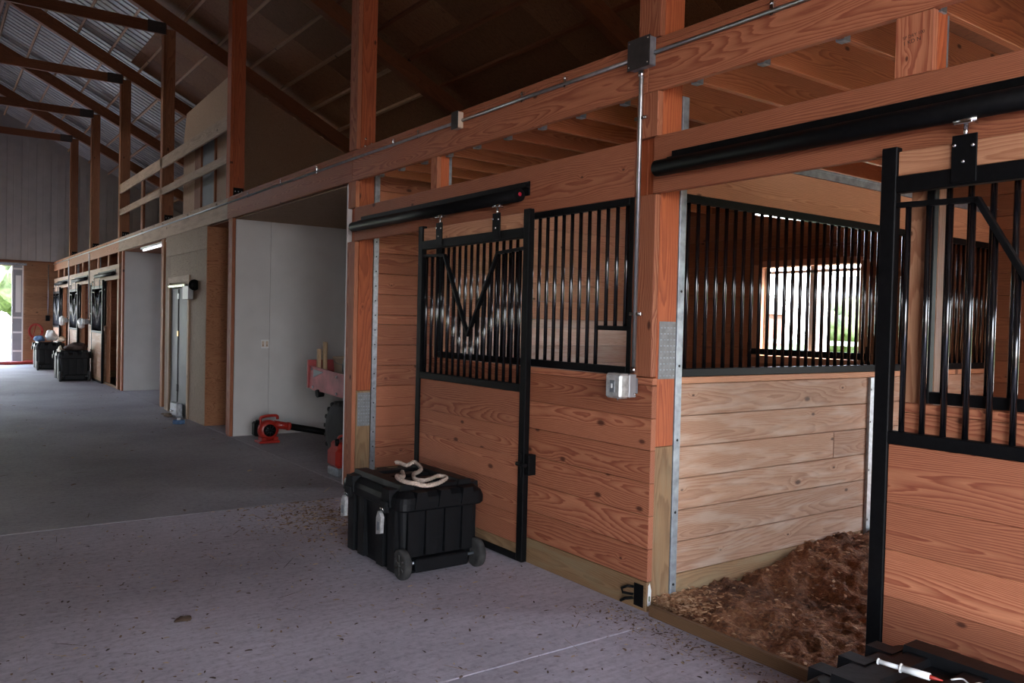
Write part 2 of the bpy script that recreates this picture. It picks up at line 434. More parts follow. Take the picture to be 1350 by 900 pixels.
# ------------------------------------------------------------------ layout numbers (metres)
H = 1.65
XF = 3.38                       # front face of the stall row
P = [3.32, 7.35, 11.44, 15.45, 19.35, 23.2, 26.9]
FAR = 30.5
XB = 7.6                        # outer wall behind the stalls
NEAR = -6.0
XL = -1.7
ZB0, ZB1 = 3.0, 3.262           # loft beam
ZH0, ZH1 = 2.412, 2.738         # door headers
def zroof(x):                   # top of rafters
    return 7.05-.5*(x-3.47) if x > 1.2 else 7.05-.5*(1.2-3.47)-.5*(1.2-x)

# ------------------------------------------------------------------ floor, walls, roof
structure(bx(-60, 90, -60, 140, -.40, -.12, .01), 'floor', 'ground', 'bare earth under and around the barn')
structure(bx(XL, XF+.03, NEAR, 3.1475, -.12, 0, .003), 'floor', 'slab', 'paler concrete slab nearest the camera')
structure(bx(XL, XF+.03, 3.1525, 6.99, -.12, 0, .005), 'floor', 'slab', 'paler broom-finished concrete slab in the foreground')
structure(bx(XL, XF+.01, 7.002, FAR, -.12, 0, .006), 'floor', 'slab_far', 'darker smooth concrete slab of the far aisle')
structure(bx(XF+.022, XB-.02, 7.36, 19.0, -.12, -.002, .006), 'floor', 'slab_far', 'concrete slab of the open bays')
structure(bx(XF+.035, XB-.02, -.74, 7.35, -.12, -.03, .004), 'floor', 'dirt', 'earth floor of the near stalls')
structure(bx(XF+.035, XB-.02, NEAR, -.745, -.12, 0, .004), 'floor', 'slab', 'concrete slab beside the near doorway')
structure(bx(XF+.035, XB-.02, 19.02, FAR-.01, -.12, -.01, .004), 'floor', 'dirt', 'earth floor of the far stalls')

def plank_rows(mb, axis, a0, a1, z0, z1, pos0, pos1, h=.19, gap=.003, bounds=None, butt=None):
    """horizontal boards stacked from z0 to z1; axis = running direction"""
    zs = bounds or ([z0+h*i for i in range(int((z1-z0)/h)+1)]+[z1])
    for i in range(len(zs)-1):
        if zs[i+1]-zs[i] < .02: continue
        segs = [(a0, a1)]
        if butt and i in butt: segs = [(a0, butt[i]), (butt[i]+.002, a1)]
        for s0, s1 in segs:
            if axis == 0: mb.box(s0, s1, pos0, pos1, zs[i]+gap/2, zs[i+1]-gap/2, .004, 0)
            else: mb.box(pos0, pos1, s0, s1, zs[i]+gap/2, zs[i+1]-gap/2, .004, 1)
    return mb

# outer wall behind the stalls, openings: stall windows and a high slot per stall
def outer_wall():
    mb = MB()
    holes = [(4.56, 5.76, 1.36, 2.33, 'w')]
    def seg(y0, y1, z0, z1):
        plank_rows(mb, 1, y0, y1, z0, z1, XB, XB+.04); mb.box(XB+.041, XB+.055, y0, y1, z0, z1, .0005, 1)
    seg(NEAR, .2, -.1, 2.68); seg(1.5, 4.56, -.1, 2.68); seg(.2, 1.5, 2.3, 2.68); seg(5.76, 19.0, -.1, 2.68); seg(19.0, FAR, -.1, 2.68)  # the low gap by the near stall is an unseen opening added for light
    for y0, y1, z0, z1, _ in holes:
        seg(y0, y1, -.1, z0); seg(y0, y1, z1, 2.66)
    seg(NEAR, 4.45, 2.68, 3.0); seg(5.95, FAR, 2.68, 3.0)
    seg(NEAR, FAR, 3.0, 3.27)
    return mb
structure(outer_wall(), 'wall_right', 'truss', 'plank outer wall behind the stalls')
structure(bx(XB, XB+.03, NEAR, FAR, 3.275, zroof(XB)+.088, .002, 1).box(XB+.031, XB+.10, NEAR-.3, FAR+.3, 3.0, zroof(XB+.1)+.14, .002, 1), 'wall_right', 'ply_loft', 'plywood outer wall of the loft')
mb = MB().prism([(4.40, 2.55), (6.0, 2.55), (6.0, 2.955), (4.40, 2.64)], 0, XB-.05, XB-.0003, grain=1)
tag(mb.build('diagonal_brace', 'truss'), 'sloping dark board under the bright slot high on the outer wall', 'brace')
for k, (y0, y1) in enumerate([(4.56, 5.76)]):
    mb = MB(); x0, x1 = XB-.06, XB+.09
    mb.box(x0, x1, y1-.002, y1+.10, 1.33, 2.36, .003); mb.box(x0, x1, y0-.10, y0+.002, 1.33, 2.36, .003)
    mb.box(x0, x1, y0, y1, 2.331, 2.40, .003); mb.box(x0, x1, y0, y1, 1.27, 1.358, .003)
    fr = structure(mb, 'window_%d' % (k+1), 'fir_pale', 'stall window with a timber jamb in the outer wall')
    mb = MB()
    for a, b_ in ((y0, y0+.035), (y1-.035, y1), ((y0+y1)/2-.03, (y0+y1)/2+.03)): mb.box(XB+.03, XB+.07, a, b_, 1.40, 2.33, .003)
    mb.box(XB+.03, XB+.07, y0, y1, 1.36, 1.40, .003); mb.box(XB+.03, XB+.07, y0, y1, 2.262, 2.292, .003)
    mb.build('window_sash', 'white', fr)
    bx(XB+.047, XB+.053, y0+.02, y1-.02, 1.39, 2.27, .0005).build('glass_pane', 'glass', fr)
    g = thing('window_guard', 'black rail with brackets across the bottom of the stall window', 'window guard', (XB-.08, (y0+y1)/2, 1.33))
    bx(XB-.085, XB-.062, y0-.14, y1+.12, 1.365, 1.432, .003).build('guard_rail', 'black', g)
    for y in (y0-.12, y1+.10): bx(XB-.100, XB-.0855, y-.02, y+.02, 1.33, 1.50, .002).build('guard_bracket', 'black', g)

# end walls
mb = plank_rows(MB(), 0, 2.52, XB, -.1, 3.27, FAR, FAR+.04, .235).box(2.52, XB, FAR+.041, FAR+.06, -.1, 3.29, .001, 0)
mb.box(-1.2, 2.518, FAR, FAR+.05, 3.10, 3.272, .003, 0)
structure(mb, 'wall_far', 'far_plank', 'brown plank lower part of the far end wall')
def gable(x0, x1, z0):
    pts = [(x0, z0), (x1, z0), (x1, zroof(x1)+.138)]
    if x0 < 1.2 < x1: pts.append((1.2, zroof(1.2)+.138))
    pts.append((x0, zroof(x0)+.138)); return pts
mb = MB().prism(gable(XL, XB, 3.275), 1, FAR+.005, FAR+.05)
x = XL+.02
while x < XB-.4:
    mb.prism([(x+.012, 3.292), (x+.40, 3.292), (x+.40, zroof(x+.40)-.26), (x+.012, zroof(x+.012)-.26)], 1, FAR-.035, FAR+.004)
    mb.box(x+.19, x+.225, FAR-.045, FAR-.034, 3.293, min(zroof(x+.2), zroof(x+.21))-.3, .004); x += .412
structure(mb, 'wall_far', 'far_panel', 'grey ribbed upper part of the far end wall')
structure(bx(XL, XB, FAR-.045, FAR+.045, 3.255, 3.29, .004), 'trim_1', 'truss', 'timber band along the far end wall')
structure(plank_rows(MB(), 0, XL, -1.2, -.1, 3.25, FAR, FAR+.04, .235), 'wall_far', 'fir', 'plank wall left of the far doorway')
# near end wall behind the camera: tall open doorway
mb = MB()
mb.box(XL, -1.3, NEAR-.05, NEAR, -.1, 4.2, .002); mb.box(.95, XB, NEAR-.05, NEAR, -.1, 4.2, .002)
mb.prism(gable(XL, XB, 4.202), 1, NEAR-.05, NEAR)
structure(mb, 'wall_near', 'ply_loft', 'near end wall with a tall doorway')
# left wall with an open side doorway near the camera
mb = MB()
LEFT_OPEN = [(-4.2, -1.4), (17.7, 18.3), (23.9, 24.9)]  # side doorway first, then two unseen gaps added to light the far aisle
ye = NEAR
for a_, b_ in LEFT_OPEN+[(FAR, FAR)]:
    mb.box(XL-.05, XL, ye, a_, -.1, 3.6, .002, 1); ye = b_
mb.box(XL-.05, XL, NEAR, FAR, 3.6, 4.9, .002, 1); mb.box(XL-.05, XL, NEAR, FAR, 5.25, zroof(XL)+.14, .002, 1)
mb.box(XL-.05, XL, NEAR, 16.0, 4.9, 5.25, .002, 1); mb.box(XL-.05, XL, 20.0, FAR, 4.9, 5.25, .002, 1)  # leaves a high unseen slot, added to brighten loft and roof
for y in (18,): mb.box(XL-.05, XL, y-.1, y+.1, 4.9, 5.25, .002, 2)
structure(mb, 'wall_left', 'ply_loft', 'left wall of the aisle with a side doorway and added light openings')

# roof sheets with ribs
def roof_sheet(xa, xb, z_off):
    mb = MB(); prof = []
    y = NEAR-.3
    while y < FAR+.3:
        prof += [(y, 0), (y+.185, 0), (y+.195, .022), (y+.220, .022)]; y += .23
    vs = []; fs = []; n = len(prof)
    for x in (xa, xb):
        for (yy, dz) in prof: vs.append((x, yy, zroof(x)+z_off-dz*.9))
    for (yy, dz) in prof: vs.append((xa, yy, zroof(xa)+z_off+.03))
    for (yy, dz) in prof: vs.append((xb, yy, zroof(xb)+z_off+.03))
    for i in range(n-1):
        fs.append([i, i+1, n+i+1, n+i]); fs.append([2*n+i, 3*n+i, 3*n+i+1, 2*n+i+1])
    return mb.add(vs, fs)
structure(roof_sheet(1.2, XB+.4, .145), 'ceiling', 'roof', 'ribbed metal roof slope over the loft')
structure(roof_sheet(XL-.3, 1.2, .145), 'ceiling', 'roof', 'ribbed metal roof slope over the left of the aisle')
SL = math.atan(.5); CS = math.cos(SL)
def slope_T(x, y, z): return Matrix.Translation((x, y, z)) @ Matrix.Rotation(SL, 4, 'Y')
mb = MB(); yy = NEAR
while yy < 19.35:
    y2 = min(yy+1.22, 19.35)
    xs = 3.52 if yy > 15.45-.01 else 1.25
    while xs < XB+.1:
        w = min(2.40, XB+.1-xs)
        mb.box(0, w/CS-.004, yy+.002, y2-.002, .094, .104, .001, 0, T=slope_T(xs, 0, zroof(xs))); xs += 2.40
    yy = y2
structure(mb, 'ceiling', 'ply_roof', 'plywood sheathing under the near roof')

# purlins
px = [1.34+.6*i for i in range(11)]
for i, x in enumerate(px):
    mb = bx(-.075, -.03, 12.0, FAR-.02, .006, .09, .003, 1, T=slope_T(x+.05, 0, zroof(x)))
    tag(mb.build('purlin', 'purlin'), '%s roof purlin down from the ridge, coloured as lit, far half of the loft side' % ORD[i], 'purlin', 'roof purlins')
    mb = bx(-.075, -.03, NEAR, 11.998, .006, .09, .003, 1, T=slope_T(x+.05, 0, zroof(x)))  # near length in darker lumber, imitating the dim end of the roof
    tag(mb.build('purlin', 'truss'), '%s roof purlin down from the ridge, coloured as shaded, over the near stalls' % ORD[i], 'purlin', 'roof purlins')
for i in range(5):
    x = 1.06-.6*i
    mb = bx(x-.025, x+.02, NEAR, FAR-.02, zroof(x)+.03, zroof(x)+.11, .003, 1)
    tag(mb.build('purlin', 'purlin'), '%s roof purlin from the ridge on the aisle side' % ORD[i], 'purlin', 'roof purlins')
o = bx(1.168, 1.232, NEAR, FAR-.02, zroof(1.2)-.33, zroof(1.2)+.02, .004, 1).build('ridge_beam', 'truss')
tag(o, 'long ridge beam at the peak of the barn roof', 'ridge beam')
# rafters and chords at every post line
NAMES = ['nearest', 'second', 'third', 'fourth', 'fifth', 'sixth', 'seventh']
BAYN = ['near post with the shiny conduit', 'post between stalls and white bay', 'post above the white-walled bay', 'post at the loft rail middle', 'post at the far end of the loft rail', 'post above the far stalls', 'last post before the far wall']
def rafter_T(x, y): return Matrix.Translation((x, 0, zroof(x))) @ Matrix.Rotation(SL, 4, 'Y')
for i, y in enumerate(P):
    mb = bx(.162, (XB-.02-1.2)/CS, y+.012, y+.16, -.245, -.002, .004, 0, T=rafter_T(1.2, y))
    tag(mb.build('rafter', 'truss'), 'dark sloping rafter meeting the %s' % BAYN[i], 'rafter', 'roof rafters')
    T = Matrix.Translation((1.2, 0, zroof(1.2))) @ Matrix.Rotation(PI-SL, 4, 'Y')
    mb = bx(.162, (1.2-XL)/CS, y+.012, y+.16, 0, .245, .004, 0, T=T)
    tag(mb.build('rafter', 'truss'), 'aisle-side rafter opposite the %s' % BAYN[i], 'rafter', 'aisle rafters')
    if i >= 2:
        mb = bx(XL, 3.42, y-.045, y+.010, 6.60, 6.79, .004, 0)
        o = tag(mb.build('tie_beam', 'truss'), 'level tie beam crossing the aisle to the %s' % BAYN[i], 'tie beam', 'roof tie beams')
        if i >= 3: bx(3.10, 3.40, y-.052, y-.046, 6.60, 6.80, .001).build('gusset_plate', 'dark_cover', o)

# ------------------------------------------------------------------ posts, loft beam
for i, y in enumerate(P):
    t = thing('timber_post', '%s laminated timber post: the %s' % (['red-brown', 'red-brown', 'orange-red', 'dark', 'dark', 'dark', 'thin dark'][i], BAYN[i]), 'post', (3.5, y+.08, 0), 'loft posts')
    x1 = 3.58
    mb = MB()
    for k in range(3): mb.box(3.425, x1, y+.057*k, y+.057*k+.0565, .95 if i < 2 else 0, zroof(3.58)-.28, .003, 2)
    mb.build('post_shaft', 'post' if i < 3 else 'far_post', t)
    if i < 2:
        mb = MB()
        for k in range(3): mb.box(3.425, x1, y+.057*k, y+.057*k+.0565, -.1, .948, .003, 2)
        mb.build('treated_post_foot', 'treated', t)
        zp = (1.345, 1.68) if i == 0 else (.60, .93)
        pl = bx(3.438, 3.575, y-.004, y-.0005, zp[0], zp[1], .001)
        mb = pl
        for a in range(9):
            for b_ in range(5): mb.box(3.447+b_*.027, 3.461+b_*.027, y-.006, y-.004, zp[0]+.015+a*.035, zp[0]+.022+a*.035, .0005, mat=1)
        mb.build('nail_plate', ['plate_steel', 'galv_dull'], t)
        # front boards: between header and beam, and above the beam
        bx(XF, 3.422, y, y+.17, ZB1+.045, zroof(3.4)-.35, .003, 2).build('front_board', 'fir', t)
        bx(XF, 3.422, y, y+.17, ZH1+.003 if i == 1 else ZH1+.003, ZB0-.002, .003, 2).build('front_board', 'fir', t)
        bx(XF, 3.422, y, y+.17, 1.357 if i == 0 else 0.0, ZH0-.003, .003, 2).build('front_board', 'fir', t)
        if i == 1:
            for (x, z) in ((3.473, 3.416), (3.539, 3.374), (3.467, 3.341)): MB().lathe([(.014, 0), (.014, .008), (.008, .014)], 10, Matrix.Translation((x, y, z)) @ Matrix.Rotation(PI/2, 4, 'X')).build('bolt_head', 'chrome', t)
    else:
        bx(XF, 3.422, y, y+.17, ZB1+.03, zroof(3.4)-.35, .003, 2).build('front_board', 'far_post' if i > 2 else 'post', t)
        br = bx(3.43, 3.57, y-.006, y-.0005, ZB1+.02, ZB1+.17, .001).build('base_bracket', 'black', t)
        for a in range(2):
            for b_ in range(3): MB().lathe([(.009, 0), (.007, .006)], 8, Matrix.Translation((3.455+b_*.045, y-.006, ZB1+.06+a*.06)) @ Matrix.Rotation(PI/2, 4, 'X')).build('bracket_bolt', 'galv', br)
        if i >= 4:
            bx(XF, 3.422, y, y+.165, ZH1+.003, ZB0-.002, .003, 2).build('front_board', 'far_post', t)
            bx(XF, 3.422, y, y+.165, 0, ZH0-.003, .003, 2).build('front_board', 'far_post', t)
ends = [NEAR+.02]+[p+.085 for p in P]+[FAR-.01]
BEAML = ['over the near stall with the open doorway', 'over the sliding door behind the rope chest', 'over the white-walled bay', 'over the plywood room', 'over the far white recess', 'over the first of the far stalls', 'over the middle far stall', 'over the last far stall']
BM = ['beam', 'beam', 'beam', 'rail_wood', 'rail_wood', 'fir_pale', 'fir_pale', 'fir_pale']
for i in range(len(ends)-1):
    mb = bx(XF, XF+.04, ends[i]+.0015, ends[i+1]-.0015, ZB0, ZB1, .004, 1)
    o = tag(mb.build('loft_beam', BM[i]), 'long timber edge beam of the loft %s' % BEAML[i], 'beam', 'loft edge beam')
    bx(XF+.005, XF+.042, ends[i]+.0015, ends[i+1]-.0015, ZB1+.001, ZB1+.04, .004, 1).build('top_strip', BM[i], o)
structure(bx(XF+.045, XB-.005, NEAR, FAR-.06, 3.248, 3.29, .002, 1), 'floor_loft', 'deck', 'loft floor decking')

# joists over the two near stalls
def joist(y, label, full=True):
    t = thing('floor_joist', label, 'joist', (5.5, y, 3.0), 'loft floor joists')
    bx(3.424, XB-.01, y, y+.04, 3.0, 3.246, .003, 0).build('joist_board', 'joist', t)
    mb = MB(); mb.box(3.4225, 3.47, y-.003, y-.0003, 2.992, 3.13, .0008); mb.box(3.4225, 3.47, y+.0403, y+.043, 2.992, 3.13, .0008); mb.box(3.4225, 3.47, y-.003, y+.043, 2.990, 2.9985, .0008)
    mb.build('joist_hanger', 'galv_dull', t)
for k in range(9): joist(3.643+.41*k, '%s loft joist beyond the near post, above the barred stall front' % ORD[k])
for k in range(9): joist(3.07-.44*k, '%s loft joist on the camera side of the near post' % ORD[k])
# short posts between header and beam
for k, (y, w) in enumerate(((1.755, .165), (5.80, .10))):
    t = thing('short_post', ['short stamped timber post under the beam at the right', 'short timber post between header and beam over the sliding door'][k], 'short post', (3.42, y, ZH1), 'short posts above the headers')
    bx(XF+.002, 3.42, y, y+w, ZH1+.002, ZB0-.002, .003, 2).build('front_board', 'fir', t)
    bx(3.421, 3.50, y+.002, y+w-.002, ZH1-.2, ZB0+.2, .003, 2).build('post_block', 'post', t)
    bx(3.501, 3.53, y+.01, y+w-.01, ZH1-.2, ZB0+.2, .002, 2).build('steel_strip', 'galv_dull', t)
    if k == 0:
        for row, (txt, zz, yy, sz) in enumerate((('SP DRY 100', 2.897, 1.886, .019), ('1 KD N', 2.872, 1.884, .024))):
            cu = bpy.data.curves.new('grade_stamp', 'FONT'); cu.body = txt; cu.size = sz; cu.extrude = .0002
            ob = bpy.data.objects.new('grade_stamp', cu); C.objects.link(ob)
            dg = bpy.context.evaluated_depsgraph_get(); me = bpy.data.meshes.new_from_object(ob.evaluated_get(dg))
            bpy.data.objects.remove(ob); me.materials.clear(); me.materials.append(M['ink'])
            ob = bpy.data.objects.new('grade_stamp', me); C.objects.link(ob); ob.parent = t
            ob.matrix_local = Matrix.Translation(Vector((XF+.0015, yy, zz))-t.location) @ Matrix(((0, 0, -1, 0), (-1, 0, 0, 0), (0, 1, 0, 0), (0, 0, 0, 1))) @ Matrix.Rotation(math.radians(6), 4, 'Z')

# ------------------------------------------------------------------ stall fronts, sliding doors
def yoke_z(t):
    pts = [(1.47, 2.185), (1.79, 2.175), (2.155, 1.55), (2.535, 2.15), (2.87, 2.165)]
    for (a, za), (b_, zb) in zip(pts, pts[1:]):
        if a <= t <= b_: return za+(zb-za)*(t-a)/(b_-a)
    return 2.165
YOKE = [(1.47, 2.185), (1.79, 2.175), (2.155, 1.55), (2.535, 2.15), (2.87, 2.165)]
def stall_front(f, tend, label, wd='fir', near=True, mirror=False, fl=None):
    """fixed part: planks with a bar grill; f maps distance from the post to world y"""
    B = lambda a, b_, x0, x1, z0, z1, bev=.003, **k: bx(x0, x1, f(a), f(b_), z0, z1, bev, **k)
    t = thing('stall_front', label, 'stall front', (XF+.03, f(tend/2+.8), 0), 'barred stall fronts')
    bounds = [.006, .172, .362, .553, .743, .933, 1.118, 1.31, 1.352]
    mb = MB(); tj = 1.48
    for i in range(1, len(bounds)-1): mb.box(XF, XF+.04, f(tj), f(tend+.201 if near else tend), bounds[i]+.001, bounds[i+1]-.001, .003, 1)
    mb.build('plank_panel', wd, t)
    B(tj, tend+.201 if near else tend, XF-.004, XF+.04, 0, .171, grain=1).build('kick_board', 'treated', t)
    mb = MB(); mb.box(XF+.042, XF+.13, f(1.475), f(1.595), .0, 2.41, .003, 2); mb.build('jamb_post', 'fir_pale', t)
    x0, x1 = XF+.004, XF+.040
    B(1.595, tend-.03, x0, x1, 1.356, 1.405).build('grill_bottom_rail', 'black', t)
    B(1.595, tend-.03, x0, x1, 2.368, 2.411).build('grill_top_rail', 'black', t)
    B(1.56, 1.595, x0, x1, 1.356, 2.411).build('grill_stile', 'black', t)
    B(tend-.03, tend+.012, x0, x1, 1.356, 2.411).build('grill_stile', 'black', t)
    pitch = .0855; k = 0
    fe = tend-.32
    B(fe+.012, tend-.03, x0+.004, x1-.004, 1.62, 1.648).build('feeder_rail', 'black', t)
    while True:
        tt = 1.645+pitch*k
        if tt > tend-.06: break
        bar(t, (x0+x1)/2, f(tt), 1.648 if tt > fe+.02 else 1.405, 2.368, .0125)
        k += 1
    return t
def sliding_door(f, label, group='sliding stall doors', wd='fir'):
    B = lambda a, b_, x0, x1, z0, z1, bev=.003, **k: bx(x0, x1, f(a), f(b_), z0, z1, bev, **k)
    t = thing('sliding_door', label, 'sliding door', (XF-.05, f(2.17), .02), group)
    x0, x1 = 3.305, 3.350
    B(1.40, 1.468, x0, x1, .015, 2.43, .004).build('stile', 'black', t)
    B(2.862, 2.93, x0, x1, .015, 2.43, .004).build('stile', 'black', t)
    B(1.468, 2.862, x0, x1, 2.235, 2.305).build('top_rail', 'black', t)
    B(1.468, 2.862, x0, x1, 1.178, 1.232).build('middle_rail', 'black', t)
    B(1.468, 2.862, x0, x1, .015, .060).build('bottom_rail', 'black', t)
    B(1.469, 2.861, x0+.012, x1-.012, 2.306, 2.408, grain=1).build('header_board', 'fir_pale' if wd == 'fir' else wd, t)
    mb = MB(); bo = [.061, .13, .33, .53, .73, .93, 1.177]
    for i in range(len(bo)-1): mb.box(x0+.010, x1-.010, f(1.469), f(2.861), bo[i]+.0005, bo[i+1]-.0005, .002, 1, mat=1 if i == 0 else 0)
    mb.build('wood_panel', [wd, 'treated'], t)
    yo = [((x0+x1)/2, f(a), z) for a, z in YOKE]
    mb = MB()
    for a, b_ in zip(YOKE, YOKE[1:]):
        d = Vector((0, f(b_[0])-f(a[0]), b_[1]-a[1])); ln = d.length
        T = Matrix.Translation(((x0+x1)/2, f(a[0]), a[1])) @ d.to_track_quat('X', 'Z').to_matrix().to_4x4()
        mb.box(-.008, ln+.008, -.016, .016, -.011, .011, .002, T=T)
    mb.build('yoke_bar', 'black', t)
    k = 0
    while 1.515+.0862*k < 2.85:
        tt = 1.515+.0862*k; bar(t, (x0+x1)/2, f(tt), 1.232, yoke_z(tt)-.006, .012); k += 1
    for c in (1.745, 2.545):
        pl = B(c-.048, c+.048, x0-.008, x0-.001, 2.245, 2.432, .002).build('hanger_plate', 'black', t)
        for dy, z in ((-.035, 2.385), (.035, 2.392), (0, 2.325)):
            MB().lathe([(.008, 0), (.008, .006), (.005, .010)], 10, Matrix.Translation((x0-.008, f(c)+dy, z)) @ Matrix.Rotation(-PI/2, 4, 'Y')).build('plate_bolt', 'chrome', pl)
        MB().tube([(x0+.002, f(c), 2.42), (x0+.002, f(c), 2.470)], .009, 10).build('hanger_bolt', 'chrome', t)
        mb = MB().box(x0-.028, x0+.030, f(c)-.035, f(c)+.035, 2.470, 2.478, .002)
        mb.tube([(x0, f(c)-.045, 2.488), (x0, f(c)+.045, 2.488)], .012, 12)
        mb.build('trolley', 'chrome', t)
    mb = MB().box(x0-.012, x0-.001, f(2.90)-.018, f(2.90)+.018, .60, .76, .003).tube([(x0-.02, f(2.88), .69), (x0-.02, f(2.98), .69)], .014, 10).box(x0+.002, x1+.02, f(2.932), f(2.985), .62, .76, .003)
    mb.build('latch', 'black', t)
    return t
def door_track(f, t0, t1, label):
    B = lambda a, b_, x0, x1, z0, z1, bev=.003, **k: bx(x0, x1, f(a), f(b_), z0, z1, bev, **k)
    t = thing('door_track', label, 'door track', (3.32, f((t0+t1)/2), 2.5), 'door tracks')
    MB().tube([(3.315, f(t0), 2.535), (3.315, f(t1), 2.535)], .045, 18).build('track_tube', 'black', t)
    mb = MB().box(3.368, 3.3785, f(t0+.06), f(t1+.035), 2.535, 2.632, .002).box(3.330, 3.3675, f(t0+.06), f(t1+.035), 2.585, 2.592, .001)
    mb.build('track_cover', 'black', t)
    mb = MB()
    n = 5
    for i in range(n):
        a = t0+.12+(t1-t0-.24)*i/(n-1); mb.box(3.315, 3.379, f(a)-.02, f(a)+.02, 2.560, 2.574, .002)
    mb.build('track_brackets', 'black', t)
    s = 1 if f(t1) > f(t0) else -1
    MB().lathe([(.014, 0), (.012, .004)], 12, Matrix.Translation((3.315, f(t1), 2.540)) @ Matrix.Rotation(-s*PI/2, 4, 'X')).build('end_cap', 'red_dot', t)
    return t
def header(y0, y1, label, mat):
    o = bx(XF, XF+.04, y0, y1, ZH0, ZH1, .004, 1).build('door_header', mat)
    return tag(o, label, 'header', 'door headers')

f0 = lambda t: P[0]-t
f1 = lambda t: P[1]-t
stall_front(f0, 3.86, 'barred stall front behind the sliding door at the right edge')
stall_front(f1, 3.845, 'barred stall front with a feed opening, left of the grey switch box')
sliding_door(f0, 'sliding stall door cut by the right edge, black frame around orange planks')
sliding_door(f1, 'sliding stall door with black bars behind the wheeled chest with the rope')
door_track(f0, .065, 2.80, 'black round door track above the open stall doorway at the right')
door_track(f1, .09, 2.80, 'black round door track on the header above the rope chest')
header(P[0]+.025, -.75, 'heavy timber door header over the open stall doorway', 'beam')
header(P[1]+.02, P[0]+.175, 'timber door header over the sliding door behind the chest', 'beam')
o = bx(3.345, XF+.0, 3.255, .0, .0, .062, .004, 1).build('threshold_board', 'shaded_board')
tag(o, 'long timber threshold lying along the open stall doorway', 'threshold', 'stall thresholds')
o = bx(3.378, 3.415, P[1]-.005, P[1]-1.475, .0, .062, .004, 1).build('threshold_board', 'shaded_board')
tag(o, 'timber threshold of the stall behind the rope chest', 'threshold', 'stall thresholds')

# partition between the two near stalls
t = thing('stall_partition', 'pale plank stall divider with black bars above, in the open doorway', 'stall partition', (5.6, P[0]+.03, 0), 'stall dividers')
yp0, yp1 = P[0]+.012, P[0]+.052
b = [-.03, .172, .362, .553, .743, .933, 1.118, 1.311]
mb = plank_rows(MB(), 0, 3.642, XB-.005, 0, 0, yp0, yp1, bounds=b[1:], butt={2+1: 5.24})
mb.build('plank_wall', 'fir_worn', t)
bx(3.642, XB-.005, yp0, yp1, -.03, .170, .004, 0).build('treated_base_board', 'treated', t)
bx(3.642, XB-.005, yp0-.004, yp1+.03, 1.312, 1.352, .004, 0).build('cap_board', 'fir_pale', t)
bx(3.62, XB-.03, yp0-.008, yp0+.04, 1.354, 1.402, .003).build('grill_bottom_rail', 'black', t)
bx(3.62, XB-.03, yp0-.004, yp0+.036, 2.392, 2.44, .003).build('grill_top_rail', 'black', t)
bx(3.622, 3.65, yp0-.004, yp0+.036, 1.402, 2.392, .003).build('grill_stile', 'black', t)
for k in range(45):
    x = 3.69+.0865*k
    if x > XB-.06: break
    bar(t, x, yp0+.016, 1.402, 2.392, .0125)
bx(3.642, XB-.01, yp0, yp1, 2.442, 2.69, .004, 0).build('top_board', 'fir_pale', t)
mb = MB().box(3.65, XB-.01, yp0-.006, yp0+.04, 2.692, 2.745, .002).box(3.65, XB-.01, yp0-.012, yp0-.006, 2.738, 2.75, .001)
mb.build('top_steel_strip', 'galv_dull', t)
def channel(mb, x0, x1, y, z0, z1):
    mb.box(x0, x0+.006, y-.022, y, z0, z1, .001); mb.box(x1-.006, x1, y-.022, y, z0, z1, .001); mb.box(x0+.006, x1-.006, y-.006, y, z0, z1, .001)
mb = MB().box(3.585, 3.638, yp0-.016, yp0+.03, 0, 3.0, .002)
for z in (.12, .55, .98, 1.42, 1.86): mb.lathe([(.008, 0), (.008, .002)], 10, Matrix.Translation((3.612, yp0-.016, z)) @ Matrix.Rotation(PI/2, 4, 'X'), 1)
mb.build('steel_channel', ['galv_dull', 'hole'], t)
mb = MB(); channel(mb, 5.655, 5.80, yp0-.001, -.03, 1.31)
for z in (.25, .62, .98, 1.22):
    for x in (5.69, 5.765): mb.lathe([(.008, 0), (.008, .002)], 10, Matrix.Translation((x, yp0-.007, z)) @ Matrix.Rotation(PI/2, 4, 'X'), 1)
mb.build('steel_channel', ['galv', 'hole'], t)

# solid plank wall at the far side of the second stall
def solid_partition(y, label, zt=3.243, lab_mat='fir_worn_lit', side=-1):
    t = thing('stall_partition', label, 'stall partition', (5.6, y, 0), 'stall dividers')
    mb = plank_rows(MB(), 0, 4.55, XB-.005, 1.70, zt, y, y+.04, .205); mb.build('upper_planks', 'fir_painted_lit', t)
    mb = plank_rows(MB(), 0, 3.642, 4.548, 1.70, zt, y, y+.04, .205); mb.build('upper_planks', 'fir', t)
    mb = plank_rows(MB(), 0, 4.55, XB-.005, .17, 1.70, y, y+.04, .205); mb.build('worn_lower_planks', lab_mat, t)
    mb = plank_rows(MB(), 0, 3.642, 4.548, .17, 1.70, y, y+.04, .205); mb.build('lower_planks', 'fir', t)
    bx(3.642, XB-.005, y, y+.04, -.03, .168, .004, 0).build('treated_base_board', 'treated', t)
    mb = bx(3.585, 3.640, y-.016, y+.03, 0, zt, .002)
    for k in range(19): mb.lathe([(.007, 0), (.007, .002)], 10, Matrix.Translation((3.613, y-.016, .1+.145*k)) @ Matrix.Rotation(PI/2, 4, 'X'), 1)
    mb.build('steel_channel', ['galv', 'hole'], t)
    return t
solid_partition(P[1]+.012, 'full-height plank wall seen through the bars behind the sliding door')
o = thing('stall_partition', 'half-height plank divider at the camera end of the near stall', 'stall partition', (5.6, P[0]-4.0, 0), 'stall dividers')
plank_rows(MB(), 0, 3.642, XB-.005, -.03, 1.352, P[0]-4.03, P[0]-3.99, .2).build('plank_wall', 'fir_worn', o)
bx(3.62, XB-.03, P[0]-4.04, P[0]-3.99, 1.354, 1.402, .003).build('grill_bottom_rail', 'black', o)
